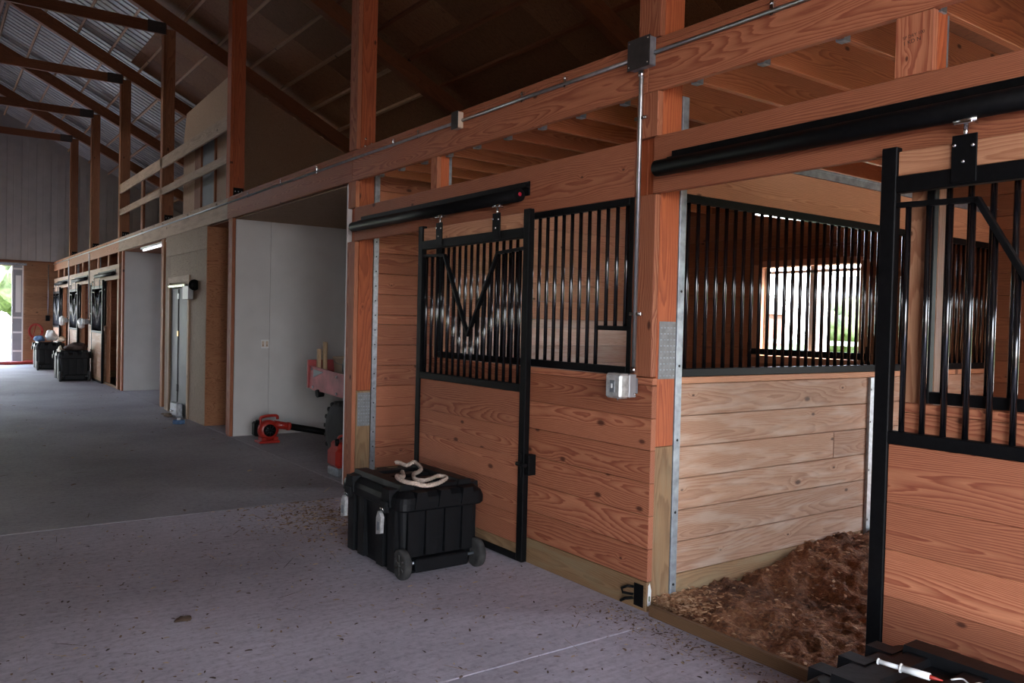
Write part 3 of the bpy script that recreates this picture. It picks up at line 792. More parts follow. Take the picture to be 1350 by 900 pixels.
bx(3.62, XB-.03, P[0]-4.04, P[0]-3.99, 2.392, 2.44, .003).build('grill_top_rail', 'black', o)
for k in range(45): bar(o, 3.69+.0865*k, P[0]-4.015, 1.402, 2.392, .0125)

# far stalls (mirrored: doorway on the camera side)
FARL = ['first far stall past the white recess', 'middle far stall', 'last far stall by the end wall']
far_bays = [(P[4]+.17, P[5]), (P[5]+.17, P[6]), (P[6]+.17, FAR-.06)]
for k, (ya, yb) in enumerate(far_bays):
    fm = lambda t, ya=ya: ya+t
    te = yb-ya-.02
    stall_front(fm, te, 'narrow barred stall front of the %s' % FARL[k], wd='fir_worn', near=False)
    sliding_door(fm, 'sliding door with a V-notched grill at the %s' % FARL[k], wd='fir_worn')
    door_track(fm, .09, 2.4, 'black door track on the pale header of the %s' % FARL[k])
    header(ya-.165, yb-.002, 'pale timber header over the %s' % FARL[k], 'rail_wood')
    for m_ in range(2):
        y = ya+te*(.30+.38*m_)
        o = bx(XF+.002, XF+.04, y, y+.10, ZH1+.001, ZB0-.001, .003, 2).build('short_post', 'fir_pale')
        tag(o, '%s short pale post above the header of the %s' % (('near', 'farther')[m_], FARL[k]), 'short post', 'short posts above the headers')
    if k < 2: solid_partition(yb+.06, 'plank wall dividing the %s from the next' % FARL[k])
    o = bx(3.382, 3.415, ya+.002, ya+1.475, .0, .055, .004, 1).build('threshold_board', 'shaded_board')
    tag(o, 'timber threshold of the %s' % FARL[k], 'threshold', 'stall thresholds')
structure(plank_rows(MB(), 0, 3.45, XB-.005, -.03, 2.99, 19.03, 19.07, .2), 'wall_stall', 'fir', 'plank back of the far stalls facing the white recess')

# bedding
def bedding(x0, x1, y0, y1, nx, ny, label, prof):
    mb = MB(); vs = []; fs = []
    rn = random.Random(3)
    from mathutils import noise
    for i in range(nx+1):
        for j in range(ny+1):
            x = x0+(x1-x0)*i/nx; y = y0+(y1-y0)*j/ny
            z = prof(x, y)+.05*noise.noise((x*2.3, y*2.3, .3))+(.04*noise.noise((x*7, y*7, 2.))+.034*noise.noise((x*19, y*19, 5.))+.016*noise.noise((x*45, y*45, 9.)))
            vs.append((x, y, max(z, -.028)))
    for i in range(nx):
        for j in range(ny): fs.append([i*(ny+1)+j, (i+1)*(ny+1)+j, (i+1)*(ny+1)+j+1, i*(ny+1)+j+1])
    mb.add(vs, fs, None, .5, 0, True)
    o = tag(mb.build('bedding', 'bedding'), label, 'bedding', None, 'stuff'); return o, vs
def prof0(x, y):
    d = P[0]-y
    z = .03+.10*math.exp(-((d)/.55)**2)*min(1, max(0, (x-3.7)/1.2))+.07*max(0, min(1, (x-4.4)/1.6))-.03*math.exp(-((x-4.2)**2+(y-2.4)**2)/.3)
    return min(z, .22) if x > 3.5 else .0+.03*(x-3.39)/.11
o, bv = bedding(XF+.04, XB-.03, -.6, P[0]+.008, 130, 120, 'brown wood-shaving bedding covering the floor of the open stall', prof0)
bedding(XF+.05, XB-.03, P[0]+.065, P[1]+.005, 60, 60, 'wood-shaving bedding in the stall behind the rope chest', lambda x, y: .06)
def flakes(n, place, mat, name, label, cat, size=(.006, .018), seed=1, long=0., pick=None):
    rn = random.Random(seed); mb = MB()
    for _ in range(n):
        x, y, z = place(rn); s = rn.uniform(*size); a = rn.uniform(0, 2*PI); l = s*(1+rn.random()*1.2)
        if long and rn.random() < long: l *= rn.uniform(3, 7); s *= .35
        w = rn.uniform(-.35, .35)
        ca, sa = math.cos(a), math.sin(a)
        pts = []
        for (u, v, h) in ((-l, -s*.5, .0005), (0, -s*.7, s*.25), (l, -s*.3, s*w*.6+.002), (l*.8, s*.6, s*.4), (0, s*.6, s*.55), (-l*.9, s*.4, s*.2)):
            pts.append((x+u*ca-v*sa, y+u*sa+v*ca, z+abs(h)))
        k = len(mb.v)
        mb.add(pts, [[0, 1, 4, 5], [1, 2, 3, 4]], None, (pick(rn) if pick else rn.random()), 0, False)
    return tag(mb.build(name, mat), label, cat, None, 'stuff')
flakes(11000, lambda r: (lambda q: (q[0]+r.uniform(-.02, .02), q[1]+r.uniform(-.02, .02), q[2]))(r.choice([v for v in ()] or bv)), 'chips', 'wood_shavings', 'loose curled shavings lying on the stall bedding', 'wood shavings', (.005, .014), 5, .04, lambda r: r.random()**1.3)
def pale_corner(r):
    return (3.44+abs(r.gauss(0, .16)), P[0]-.01-abs(r.gauss(0, .14)), .03+r.random()*.05)
flakes(900, pale_corner, 'chips', 'wood_shavings', 'pale pile of shavings in the doorway corner by the steel channel', 'wood shavings', (.005, .013), 8, 0, lambda r: .55+.45*r.random())
def by_chest(r):
    return (min(3.33, r.gauss(2.75, .32)), min(6.97, r.gauss(6.35, .38)), .0005)
flakes(1500, by_chest, 'shav', 'wood_shavings', 'brown shavings swept up beside the rope chest', 'wood shavings', (.004, .014), 9, .10)
def along_sill(r):
    return (3.33-abs(r.gauss(0, .16)), r.uniform(.6, 3.6), .0005)
flakes(1300, along_sill, 'litter', 'wood_shavings', 'dirt and shavings scattered along the threshold', 'wood shavings', (.002, .009), 10, .10)
def aisle(r):
    y = 1.2+(r.random()**.7)*5.7
    return (r.uniform(-.9, 3.3), y, .0005)
flakes(2600, aisle, 'litter', 'floor_litter', 'straw and wood chips scattered over the pale concrete', 'litter', (.002, .010), 12, .08)
flakes(160, lambda r: (r.uniform(-.5, 3.3), r.uniform(7.1, 19), .0005), 'litter', 'floor_litter', 'sparse bits of straw on the darker concrete', 'litter', (.006, .02), 13, .2)
for k, (x, y) in enumerate(((1.137, 4.554),)):
    mb = MB().blob((x, y, .008), (.045, .022, .014), 4, .3, 14, 8, 0, -.007)
    tag(mb.build('dirt_clod', 'dirt'), 'dark clod of dirt on the pale concrete in the foreground', 'clod')

# ------------------------------------------------------------------ white-walled bay, plywood room, far recess
ZC = 2.985
def panel_wall(mb, x0, x1, y0, y1, seams):
    xs = [x0]+[s for s in seams if x0 < s < x1]+[x1]
    for a, b_ in zip(xs, xs[1:]): mb.box(a+.0015, b_-.0015, y0, y1, 0, ZC, .002, 2)
    return mb
structure(panel_wall(MB(), XF+.05, XB-.03, 11.28, 11.30, [3.915, 5.13, 6.35]), 'wall_bay', 'drywall', 'white panel wall at the back of the open bay')
structure(MB().box(XF+.03, XB-.03, 11.301, 11.43, 0, ZC, .003, 2), 'wall_bay', 'truss', 'timber studs behind the white panel wall')
structure(MB().box(XF+.002, XF+.045, 11.285, 11.435, 0, ZB0-.003, .003, 2), 'trim_2', 'fir', 'timber edge of the white panel wall')
structure(MB().box(XF-.004, XB-.03, P[1]+.172, P[1]+.190, 0, ZC, .002, 2), 'wall_bay', 'drywall', 'white panel on the near side of the open bay')
structure(MB().box(XF+.05, XB-.04, P[1]+.195, 11.275, ZC, 2.998, .002, 0), 'ceiling', 'ply_loft', 'plywood ceiling of the white-walled bay')
structure(MB().box(XB-.028, XB-.004, P[1]+.2, 18.95, 0, ZC, .002, 1), 'wall_bay', 'ply_loft', 'back wall of the open bays')
# outlet
o = thing('wall_outlet', 'double white outlet on the white panel wall', 'outlet', (3.853, 11.28, 1.23))
bx(3.795, 3.91, 11.272, 11.279, 1.215, 1.335, .004).build('cover_plate', 'white', o)
for x in (3.825, 3.88):
    r = bx(x-.017, x+.017, 11.269, 11.2715, 1.235, 1.315, .003).build('socket', 'cream', o)
    bx(x-.006, x+.006, 11.2675, 11.2688, 1.25, 1.262, .0005).build('socket_slot', 'hole', r)

# plywood room
YR0, YR1 = 12.55, 15.10
structure(MB().box(XF+.006, XF+.03, YR0, YR1, 2.655, ZB0-.002, .002, 1).box(XF+.006, XF+.03, YR0, 13.50, .0, 2.652, .002, 2).box(XF+.006, XF+.03, 14.75, YR1, .0, 2.652, .002, 2).box(XF+.006, XF+.03, 13.502, 14.748, 2.16, 2.652, .002, 1), 'wall_plywood', 'ply', 'grey-brown plywood front of the small room')
structure(MB().box(XF+.008, XB-.03, YR0-.022, YR0-.001, 0, ZC, .002, 0), 'wall_plywood', 'ply_red', 'reddish plywood side of the small room')
structure(MB().box(XF+.04, XB-.03, YR1-.03, YR1-.002, 0, ZC, .002, 2), 'wall_plywood', 'drywall', 'white far side of the small room')
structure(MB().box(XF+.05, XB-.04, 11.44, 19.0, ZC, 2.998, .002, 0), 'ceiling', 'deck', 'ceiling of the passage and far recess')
d = structure(MB().box(XF+.024, XF+.05, 13.56, 14.69, .02, 2.10, .003, 2), 'door_1', 'dark_grey_paint', 'narrow grey door in the plywood room')
mb = MB().box(XF-.018, XF+.006, 13.44, 13.53, 0, 2.19, .004, 2).box(XF-.018, XF+.006, 14.72, 14.81, 0, 2.19, .004, 2).box(XF-.020, XF+.006, 13.44, 14.81, 2.19, 2.29, .004, 1)
mb.build('door_casing', 'rail_wood', d)
bx(XF+.012, XF+.023, 14.22, 14.24, .05, 2.08, .001).build('door_gap', 'hole', d)
for z in (1.30, 1.92): bx(XF+.008, XF+.022, 14.19, 14.27, z, z+.09, .002).build('door_hinge', 'brass' if z < 1.5 else 'galv', d)
bx(XF+.008, XF+.022, 14.19, 14.27, .38, .50, .002).build('door_hinge', 'black', d)
t = thing('door_closer', 'bright metal closer arm and box above the narrow grey door', 'door closer', (XF-.05, 13.8, 2.0))
bx(XF-.06, XF-.021, 13.55, 14.62, 2.105, 2.15, .004).build('closer_arm', 'chrome', t)
bx(XF-.07, XF-.021, 13.52, 13.60, 1.93, 2.10, .004).build('closer_drop_arm', 'chrome', t)
bx(XF-.10, XF-.021, 13.16, 13.50, 1.90, 2.11, .006).build('closer_box', 'grey_box', t)
MB().lathe([(.03, 0), (.035, .02), (.075, .05), (.085, .10), (.02, .11)], 16, Matrix.Translation((XF-.05, 13.10, 2.12)) @ Matrix.Rotation(PI/2, 4, 'X')).build('black_knob', 'black', t)
# small things on the floor by the grey door
t = thing('metal_box', 'small grey metal box on the floor against the grey door', 'box', (XF-.05, 14.0, 0))
bx(XF-.11, XF-.02, 13.72, 14.16, .02, .22, .008).build('box_body', 'galv', t)
bx(XF-.115, XF-.015, 13.70, 14.18, .001, .022, .004).build('box_foot', 'galv_dull', t)
MB().tube([(XF-.115, 13.86, .10), (XF-.15, 13.88, .10), (XF-.15, 14.02, .10), (XF-.115, 14.04, .10)], .008, 8).build('box_handle', 'chrome', t)
mb = MB().blob((3.17, 13.9, .03), (.05, .17, .03), 5, .25, 14, 8, 0, -.029)
for i in range(4): mb.tube([(3.17+.025*i, 14.0, .03), (3.16+.03*i, 14.15, .025), (3.15+.034*i, 14.22+.02*(i % 2), .015)], [.017, .015, .009], 8)
mb.tube([(3.20, 13.80, .03), (3.235, 13.84, .02)], [.018, .010], 8)
tag(mb.build('work_glove', 'leather'), 'pale brown glove on the floor in front of the grey metal box', 'glove')
t = thing('tape_roll', 'small blue roll on the floor by the corner of the plywood room', 'roll', (3.12, 12.95, 0))
MB().lathe([(.035, 0), (.085, 0), (.088, .01), (.088, .05), (.083, .058), (.035, .058)], 20, Matrix.Translation((3.12, 12.95, .001))).build('roll_body', 'blue', t)
MB().lathe([(.012, 0), (.028, 0), (.028, .03), (.012, .03)], 14, Matrix.Translation((3.12, 12.95, .0595))).build('roll_core', 'white', t)

# far recess
structure(panel_wall(MB(), XF+.05, XB-.03, 18.98, 19.0, [4.35, 5.6]), 'wall_recess', 'drywall', 'white panel wall of the far recess')
structure(MB().box(XF+.01, XF+.048, 18.98, 19.10, 0, ZB0-.003, .003, 2), 'trim_3', 'fir', 'timber edge of the far white panel wall')
t = thing('fluorescent_light', 'lit tube light under the loft beam at the far white recess', 'ceiling light', (3.5, 16.3, 2.94))
bx(3.46, 3.56, 15.3, 17.6, 2.945, 2.984, .004).build('light_housing', 'white', t)
MB().tube([(3.51, 15.36, 2.925), (3.51, 17.54, 2.925)], .017, 12).build('light_tube', 'tube', t)

# ------------------------------------------------------------------ loft: rails, enclosure, stored lumber
for k, z in enumerate((4.25, 3.785)):
    for j, (ya, yb) in enumerate(((P[2]+.175, P[3]+.085), (P[3]+.087, P[4]+.10))):
        zz = z
        o = bx(XF+.0, XF+.04, ya, yb, zz, zz+(.20 if k == 0 else .125), .006, 1).build('guard_rail', 'rail_wood')
        tag(o, '%s weathered board of the loft railing, %s half' % (('upper', 'lower')[k], ('near', 'far')[j]), 'railing', 'loft railing boards')
o = bx(XF+.042, XF+.09, 17.25, 17.42, ZB1+.045, 4.36, .004, 2).build('rail_post', 'truss')
tag(o, 'short dark post behind the far half of the loft railing', 'railing post')
XE = 3.62
t = thing('loft_enclosure', 'pale plywood enclosure with a grey door standing on the loft behind the railing', 'enclosure', (XE, 13.6, 3.29))
def enc(mb, y0, y1, z0, z1): mb.box(XE, XE+.02, y0, y1, z0, z1, .002, 2); return mb
mb = MB().prism([(12.2, 4.52), (14.94, 4.52), (14.94, 4.70), (14.78, 5.12), (12.2, 5.22)], 0, XE, XE+.02)
enc(mb, 12.2, 12.92, 3.291, 4.518); enc(mb, 14.10, 14.94, 3.291, 4.518)
mb.build('plywood_panel', 'ply_loft', t)
dd = enc(MB(), 12.98, 13.72, 3.30, 4.515).build('enclosure_door', 'dark_grey_paint', t)
MB().lathe([(.012, 0), (.012, .04), (.028, .05), (.03, .07), (.015, .08)], 12, Matrix.Translation((XE-.001, 13.14, 3.93)) @ Matrix.Rotation(-PI/2, 4, 'Y')).build('door_knob', 'chrome', dd)
bx(XE-.03, XE+.02, 13.725, 14.09, 3.291, 4.515, .003, 2).build('enclosure_stud', 'truss', t)
bx(XE-.03, XE+.02, 12.925, 12.975, 3.291, 4.62, .003, 2).build('enclosure_stud', 'truss', t)
# plywood end wall of the near loft under a rafter
mb = MB().prism([(4.82, 3.291), (XB-.01, 3.291), (XB-.01, zroof(XB)-.29), (4.82, zroof(4.82)-.29)], 1, P[3]+.165, P[3]+.185)
structure(mb, 'wall_loft', 'ply_loft', 'plywood end wall of the near loft under the roof slope')
for k in range(5):
    o = bx(4.3, 7.4, 13.0-.02*k+.0, 13.15-.02*k, 3.292+.045*k, 3.335+.045*k, .004, 0).build('lumber_board', 'truss')
    o.location.y -= 1.4
    tag(o, 'dark board in the lumber stack on the loft, %s from the bottom' % ORD[k], 'lumber board', 'lumber stack on the loft')
# ------------------------------------------------------------------ conduits
def clip(mb, p, axis):
    x, y, z = p
    if axis == 1: mb.box(x-.006, x+.02, y-.010, y+.010, z-.022, z+.05, .001); mb.lathe([(.006, 0), (.006, .006)], 8, Matrix.Translation((x-.006, y, z+.036)) @ Matrix.Rotation(-PI/2, 4, 'Y'))
    else: mb.box(x-.006, x+.014, y-.05, y+.045, z-.010, z+.010, .001); mb.lathe([(.006, 0), (.006, .006)], 8, Matrix.Translation((x-.006, y-.038, z)) @ Matrix.Rotation(-PI/2, 4, 'Y'))
t = thing('conduit_run', 'long bright steel conduit along the loft edge beam', 'conduit', (3.36, 12, 3.2))
XC = XF-.013
for k, (a, b_) in enumerate(((NEAR+.1, 3.34), (3.52, 5.40), (5.50, FAR-.05))):
    MB().tube([(XC, a, 3.214), (XC, (a+b_)/2, 3.217), (XC, b_, 3.214)], .0125, 10).build('conduit_pipe', 'conduit', t)
for y in (2.55, 1.2, 4.15, 4.62, 6.1, 6.55, 8.3, 9.4, 10.6, 12, 13.6, 15.3, 17, 18.6, 20.8, 22.1, 24.6, 25.8, 28.3, 29.5):
    mb = MB(); clip(mb, (XC, y, 3.215), 1); mb.build('pipe_clip', 'chrome', t)
o = thing('junction_box', 'dark square junction box on the beam corner at the near post', 'junction box', (XF-.03, 3.43, 3.16))
bx(XF-.055, XF-.0003, 3.345, 3.515, 3.14, 3.305, .004).build('box_body', 'galv_dull', o)
bx(XF-.060, XF-.0555, 3.34, 3.52, 3.135, 3.31, .002).build('box_cover', 'dark_cover', o)
for dy in (.355, .505):
    for z in (3.155, 3.292): MB().lathe([(.006, 0), (.005, .003)], 8, Matrix.Translation((XF-.060, 3+dy, z)) @ Matrix.Rotation(-PI/2, 4, 'Y')).build('cover_screw', 'chrome', o)
o = thing('junction_box', 'small dark junction box midway along the beam over the sliding door', 'junction box', (XF-.03, 5.45, 3.16))
bx(XF-.052, XF-.0003, 5.405, 5.495, 3.155, 3.28, .004).build('box_body', 'cream', o)
bx(XF-.056, XF-.0525, 5.40, 5.50, 3.15, 3.285, .002).build('box_cover', 'dark_cover', o)
def drop(y, zt, zb, label, clips):
    t = thing('conduit_drop', label, 'conduit', (XC, y, zb))
    MB().tube([(XC, y, zb), (XC, y, zt-.03), (XC, y, zt)], .0125, 12).build('conduit_pipe', 'conduit', t)
    for z in clips:
        mb = MB(); clip(mb, (XC, y, z), 2); mb.build('pipe_clip', 'chrome', t)
    MB().tube([(XC, y, zt-.035), (XC, y, zt)], .018, 12).build('conduit_fitting', 'chrome', t)
    MB().tube([(XC, y, zb), (XC, y, zb+.035)], .018, 12).build('conduit_fitting', 'chrome', t)
drop(3.447, 3.132, 1.375, 'shiny vertical conduit down the near post to the grey switch box', (2.86, 1.72))
def switch_box(y, z, label, k=1.):
    t = thing('switch_box', label, 'switch box', (XF-.05, y, z))
    bx(XF-.030, XF-.003, y-.045, y+.045, z+.02, z+.11, .003).build('mounting_bracket', 'galv_dull', t)
    bx(XF-.088, XF-.0305, y-.06*k, y+.06*k, z, z+.135, .005).build('box_body', 'grey_box', t)
    bx(XF-.165, XF-.0885, y-.066*k, y+.066*k, z-.004, z+.139, .012).build('clear_cover', 'tag', t)
    bx(XF-.169, XF-.1655, y-.02, y+.02, z+.03, z+.10, .001).build('switch_plate', 'galv_dull', t)
    bx(XF-.176, XF-.1695, y-.006, y+.006, z+.055, z+.08, .002).build('switch_lever', 'white', t)
    MB().lathe([(.007, 0), (.007, .012)], 8, Matrix.Translation((XF-.05, y-.06*k-.001, z+.02)) @ Matrix.Rotation(PI/2, 4, 'X')).build('cover_screw', 'chrome', t)
    MB().lathe([(.006, 0), (.006, .014)], 8, Matrix.Translation((XF-.12, y, z-.018))).build('cover_screw', 'chrome', t)
switch_box(3.46, 1.235, 'grey weatherproof switch box at the foot of the near conduit')
for k, i in enumerate((4, 5, 6)):
    y = P[i]+.085
    if i > 4: 
        drop(y, 3.2, 1.50, 'vertical conduit on the %s' % ('post between the first two far stalls' if i == 5 else 'post between the last two far stalls'), (2.4, 1.9))
        switch_box(y, 1.36, 'dark switch box below the conduit on the %s' % ('post between the first two far stalls' if i == 5 else 'post between the last two far stalls'))
        mb = MB().lathe([(.04, 0), (.075, .03), (.08, .20), (.06, .26), (.01, .28)], 16, Matrix.Translation((XF-.16, y+.05, 1.27)) @ Matrix.Rotation(math.radians(-35 if i == 5 else 0), 4, 'X'))
        o = mb.build('plastic_jug', 'white')
        mb2 = MB().tube([(XF-.003, y+.05, 1.44), (XF-.1, y+.05, 1.46), (XF-.15, y+.05, 1.50)], .012, 8); mb2.build('hook_arm', 'galv', o)
        tag(o, 'white plastic jug hanging on the %s' % ('post between the first two far stalls' if i == 5 else 'post between the last two far stalls'), 'jug')
t = thing('conduit_drop', 'thin conduit with a dark box on the brown far wall', 'conduit', (3.3, FAR-.02, 1.3))
MB().tube([(3.22, FAR-.016, 3.2), (3.22, FAR-.016, 1.55)], .014, 8).build('conduit_pipe', 'conduit', t)
bx(3.15, 3.27, FAR-.07, FAR-.002, 1.36, 1.54, .004).build('outlet_box', 'black', t)
# door stay and sticker at the foot of the near post
t = thing('door_stay', 'black iron door stay low on the kick board by the doorway', 'door stay', (3.37, 3.37, .03))
bx(XF-.010, XF-.0045, 3.325, 3.40, .02, .15, .002).build('stay_plate', 'black', t)
mb = MB().tube([(XF-.012, 3.40, .125), (XF-.04, 3.42, .13), (XF-.055, 3.455, .11), (XF-.05, 3.45, .085), (XF-.012, 3.40, .08)], .008, 8)
mb.tube([(XF-.012, 3.40, .06), (XF-.05, 3.43, .055), (XF-.055, 3.46, .035)], .009, 8); mb.build('stay_hook', 'black', t)
t = thing('paper_sticker', 'small torn white sticker on the board end by the door stay', 'sticker', (XF+.02, P[0]-.017, .03))
mb = MB().prism([(XF+.006, .035), (XF+.030, .03), (XF+.034, .12), (XF+.022, .165), (XF+.010, .15)], 1, 3.3012, 3.3035)
mb.build('sticker_paper', 'paper', t)
bx(XF+.014, XF+.024, 3.3005, 3.3011, .06, .09, .0003).build('green_print', 'grass', t)

# ------------------------------------------------------------------ wheeled storage chests
def chest(loc, label, tags=True):
    t = thing('rolling_chest', label, 'storage chest', (0, 0, 0), 'black wheeled chests')
    W, L = .57, .78            # body: x width, y length
    def loop(w, l, z, r=.05, n=5):
        pts = []
        for cx, cy, a0 in ((w/2-r, l/2-r, 0), (-w/2+r, l/2-r, PI/2), (-w/2+r, -l/2+r, PI), (w/2-r, -l/2+r, 1.5*PI)):
            for i in range(n+1):
                a = a0+PI/2*i/n; pts.append((cx+r*math.cos(a), cy+r*math.sin(a), z))
        return pts
    def loft(mb, loops, cap0=True, cap1=True):
        n = len(loops[0]); vs = [p for l in loops for p in l]; fs = []
        for i in range(len(loops)-1):
            for j in range(n): fs.append([i*n+j, i*n+(j+1) % n, (i+1)*n+(j+1) % n, (i+1)*n+j])
        if cap0: fs.append(list(range(n))[::-1])
        if cap1: fs.append([(len(loops)-1)*n+j for j in range(n)])
        return mb.add(vs, fs, None, .5, 0, False)
    mb = MB()
    loft(mb, [loop(W*.92, L*.93, .015), loop(W*.94, L*.95, .05), loop(W, L, .43), loop(W, L, .455)])
    def tp(z): return .93+.07*min(1, z/.43)
    # upright ribs moulded into the sides
    for y in (-.30, -.14, .14, .30):
        for sx in (-1, 1):
            mb.prism([(y-.045, .03), (y+.045, .03), (y+.045, .44), (y-.045, .44)], 0, sx*(W/2*.93-.01), sx*(W/2+.018))
    for x in (-.20, -.07, .07, .20):
        for sy in (-1, 1):
            mb.prism([(x-.04, .13), (x+.04, .13), (x+.04, .44), (x-.04, .44)], 1, sy*(L/2*.94-.01), sy*(L/2+.016))
    mb.build('chest_body', 'tote', t)
    mb = MB()
    loft(mb, [loop(W+.05, L+.09, .420, .06), loop(W+.075, L+.115, .432, .07), loop(W+.075, L+.115, .475, .07), loop(W+.055, L+.095, .505, .07), loop(W+.0, L+.04, .530, .06), loop(W-.02, L+.02, .536, .05)])
    # raised ridges on the lid
    for x in (-.215, .215):
        mb.prism([(x-.055, .53), (x+.055, .53), (x+.042, .572), (x-.042, .572)], 1, -L/2+.05, L/2-.05)
    for y in (-.285, -.095, .095, .285):
        mb.prism([(y-.05, .53), (y+.05, .53), (y+.036, .556), (y-.036, .556)], 0, -.17, .17)
    for y in (-.27, .27):
        for sx in (-1, 1): mb.prism([(y-.06, .44), (y+.06, .44), (y+.045, .545), (y-.045, .545)], 0, sx*(W/2-.05), sx*(W/2+.048))
    for x in (-.17, 0, .17):
        for sy in (-1, 1): mb.prism([(x-.05, .44), (x+.05, .44), (x+.035, .54), (x-.035, .54)], 1, sy*(L/2-.03), sy*(L/2+.066))
    mb.build('chest_lid', 'tote', t)
    mb = MB().box(-W/2+.09, W/2-.09, -L/2-.045, -L/2+.06, .035, .12, .008); mb.build('axle_housing', 'tote', t)
    MB().tube([(-W/2, -L/2-.012, .092), (W/2, -L/2-.012, .092)], .010, 10).build('axle', 'galv_dull', t)
    for sx in (-1, 1):
        T = Matrix.Translation((sx*(W/2-.010), -L/2-.012, .095)) @ Matrix.Rotation(PI/2*sx, 4, 'Y')
        w = MB().lathe([(.060, -.022), (.082, -.026), (.093, -.018), (.095, 0), (.093, .018), (.082, .026), (.060, .022)], 28, T).build('wheel', 'tire', t)
        mb = MB().lathe([(.060, .010), (.062, .020), (.020, .016), (.018, .030), (.006, .031)], 24, T)
        for k in range(6):
            a = k*PI/3; mb.tube([T @ Vector((.016*math.cos(a), .016*math.sin(a), .021)), T @ Vector((.060*math.cos(a), .060*math.sin(a), .021))], .006, 6)
        mb.build('wheel_hub', 'hub', w)
    for y in (-.27, .27):
        la = bx(-W/2-.066, -W/2-.038, y-.04, y+.04, .40, .475, .006).build('latch', 'tote', t)
        if tags:
            MB().tube([(-W/2-.060, y-.012, .405), (-W/2-.075, y-.012, .43), (-W/2-.078, y+.008, .43), (-W/2-.062, y+.010, .405)], .004, 8).build('padlock_shackle', 'chrome', la)
            mb = MB().prism([(y-.022, .275), (y+.034, .262), (y+.036, .365), (y+.014, .41), (y-.012, .405), (y-.03, .375)], 0, -W/2-.092, -W/2-.068)
            mb.build('padlock', 'tag', la)
            bx(-W/2-.0935, -W/2-.0925, y-.012, y+.022, .29, .345, .0003).build('padlock_face', 'galv_dull', la)
    t.location = loc
    return t
c1 = chest((2.745, 4.97, 0), 'black wheeled chest with a rope on its lid in front of the sliding door')
c1.scale = (1.02, 1.02, 1.03)
ch = chest((2.575, 1.115, 0), 'black chest lid cut by the bottom right corner, syringe on top', False)
c3 = chest((2.90, 22.45, 0), 'nearer of the two far black chests, dark blanket on top', False)
c4 = chest((2.86, 26.9, 0), 'farther of the two far black chests, pale bags on top', False)
for c in (c3, c4):
    c.scale = (1.12, 1.12, 1.3 if c is c3 else 1.4)

# rope lying on the lid
RP = [(2.853,5.41),(2.866,5.36),(2.863,5.259),(2.933,5.265),(2.900,5.114),(2.820,4.997),(2.739,4.926),(2.666,4.783),(2.677,4.706),(2.760,4.732),(2.850,4.791),(2.875,4.72),(2.789,4.625),(2.694,4.56),(2.616,4.55),(2.551,4.56),(2.525,4.63),(2.526,4.720),(2.563,4.839),(2.629,4.875),(2.717,5.053)]
def catmull(pts, k=8):
    out = []
    for i in range(len(pts)-1):
        p = [Vector(pts[max(0, min(len(pts)-1, i+d))]) for d in (-1, 0, 1, 2)]
        for j in range(k):
            u = j/k
            out.append(.5*((2*p[1])+(-p[0]+p[2])*u+(2*p[0]-5*p[1]+4*p[2]-p[3])*u*u+(-p[0]+3*p[1]-3*p[2]+p[3])*u**3))
    out.append(Vector(pts[-1])); return out
def lid_z(x, y):
    dx = abs(x-2.745)
    return .590 if dx > .16 else .574
path = catmull([(x, y, lid_z(x, y)+.016) for x, y in RP], 10)
mb = MB(); acc = 0; strands = [[], [], []]
for i, p in enumerate(path):
    d = (path[min(i+1, len(path)-1)]-path[max(i-1, 0)]).normalized()
    if i: acc += (p-path[i-1]).length
    s_ = d.cross(Vector((0, 0, 1))).normalized(); u = s_.cross(d)
    for k in range(3):
        a = acc/.055*2*PI+k*2*PI/3
        strands[k].append(p+(s_*math.cos(a)+u*math.sin(a))*.0075)
for s_ in strands: mb.tube(s_, .0085, 7)
tag(mb.build('rope', 'rope'), 'thick pale cotton rope curled on the black chest lid', 'rope')
# syringe and bits on the near chest
sy = thing('syringe', 'white oral syringe with a red tip on the near black chest lid', 'syringe', (2.55, 1.37, .59))
a = Vector((2.535, 1.425, .572)); b_ = Vector((2.563, 1.255, .572)); d = (b_-a).normalized()
def along(u): return a+d*u
MB().tube([along(0), along(.075)], .0075, 14).tube([along(-.002), along(.002)], .0105, 14).build('plunger', 'white', sy)
MB().tube([along(.068), along(.073)], .015, 16).tube([along(.073), along(.158)], .0115, 16).build('barrel', 'white', sy)
MB().tube([along(.158), along(.165), along(.195)], [.008, .0065, .002], 12).build('red_tip', 'red', sy)
for k, (x, y) in enumerate(((2.575, 1.205), (2.590, 1.185))):
    mb = MB().blob((x, y, .563), (.008, .007, .007), 3+k, .1, 10, 8)
    tag(mb.build('treat', 'cream'), '%s small pinkish treat beside the red syringe tip' % ('left', 'right')[k], 'treat', 'treats by the syringe')
mb = MB().tube(catmull([(2.625, 1.235, .561), (2.655, 1.215, .563), (2.64, 1.185, .561), (2.67, 1.165, .564), (2.645, 1.14, .561), (2.685, 1.125, .561)], 6), .003, 6)
tag(mb.build('string', 'paper'), 'loose pale string lying on the near chest lid', 'string')
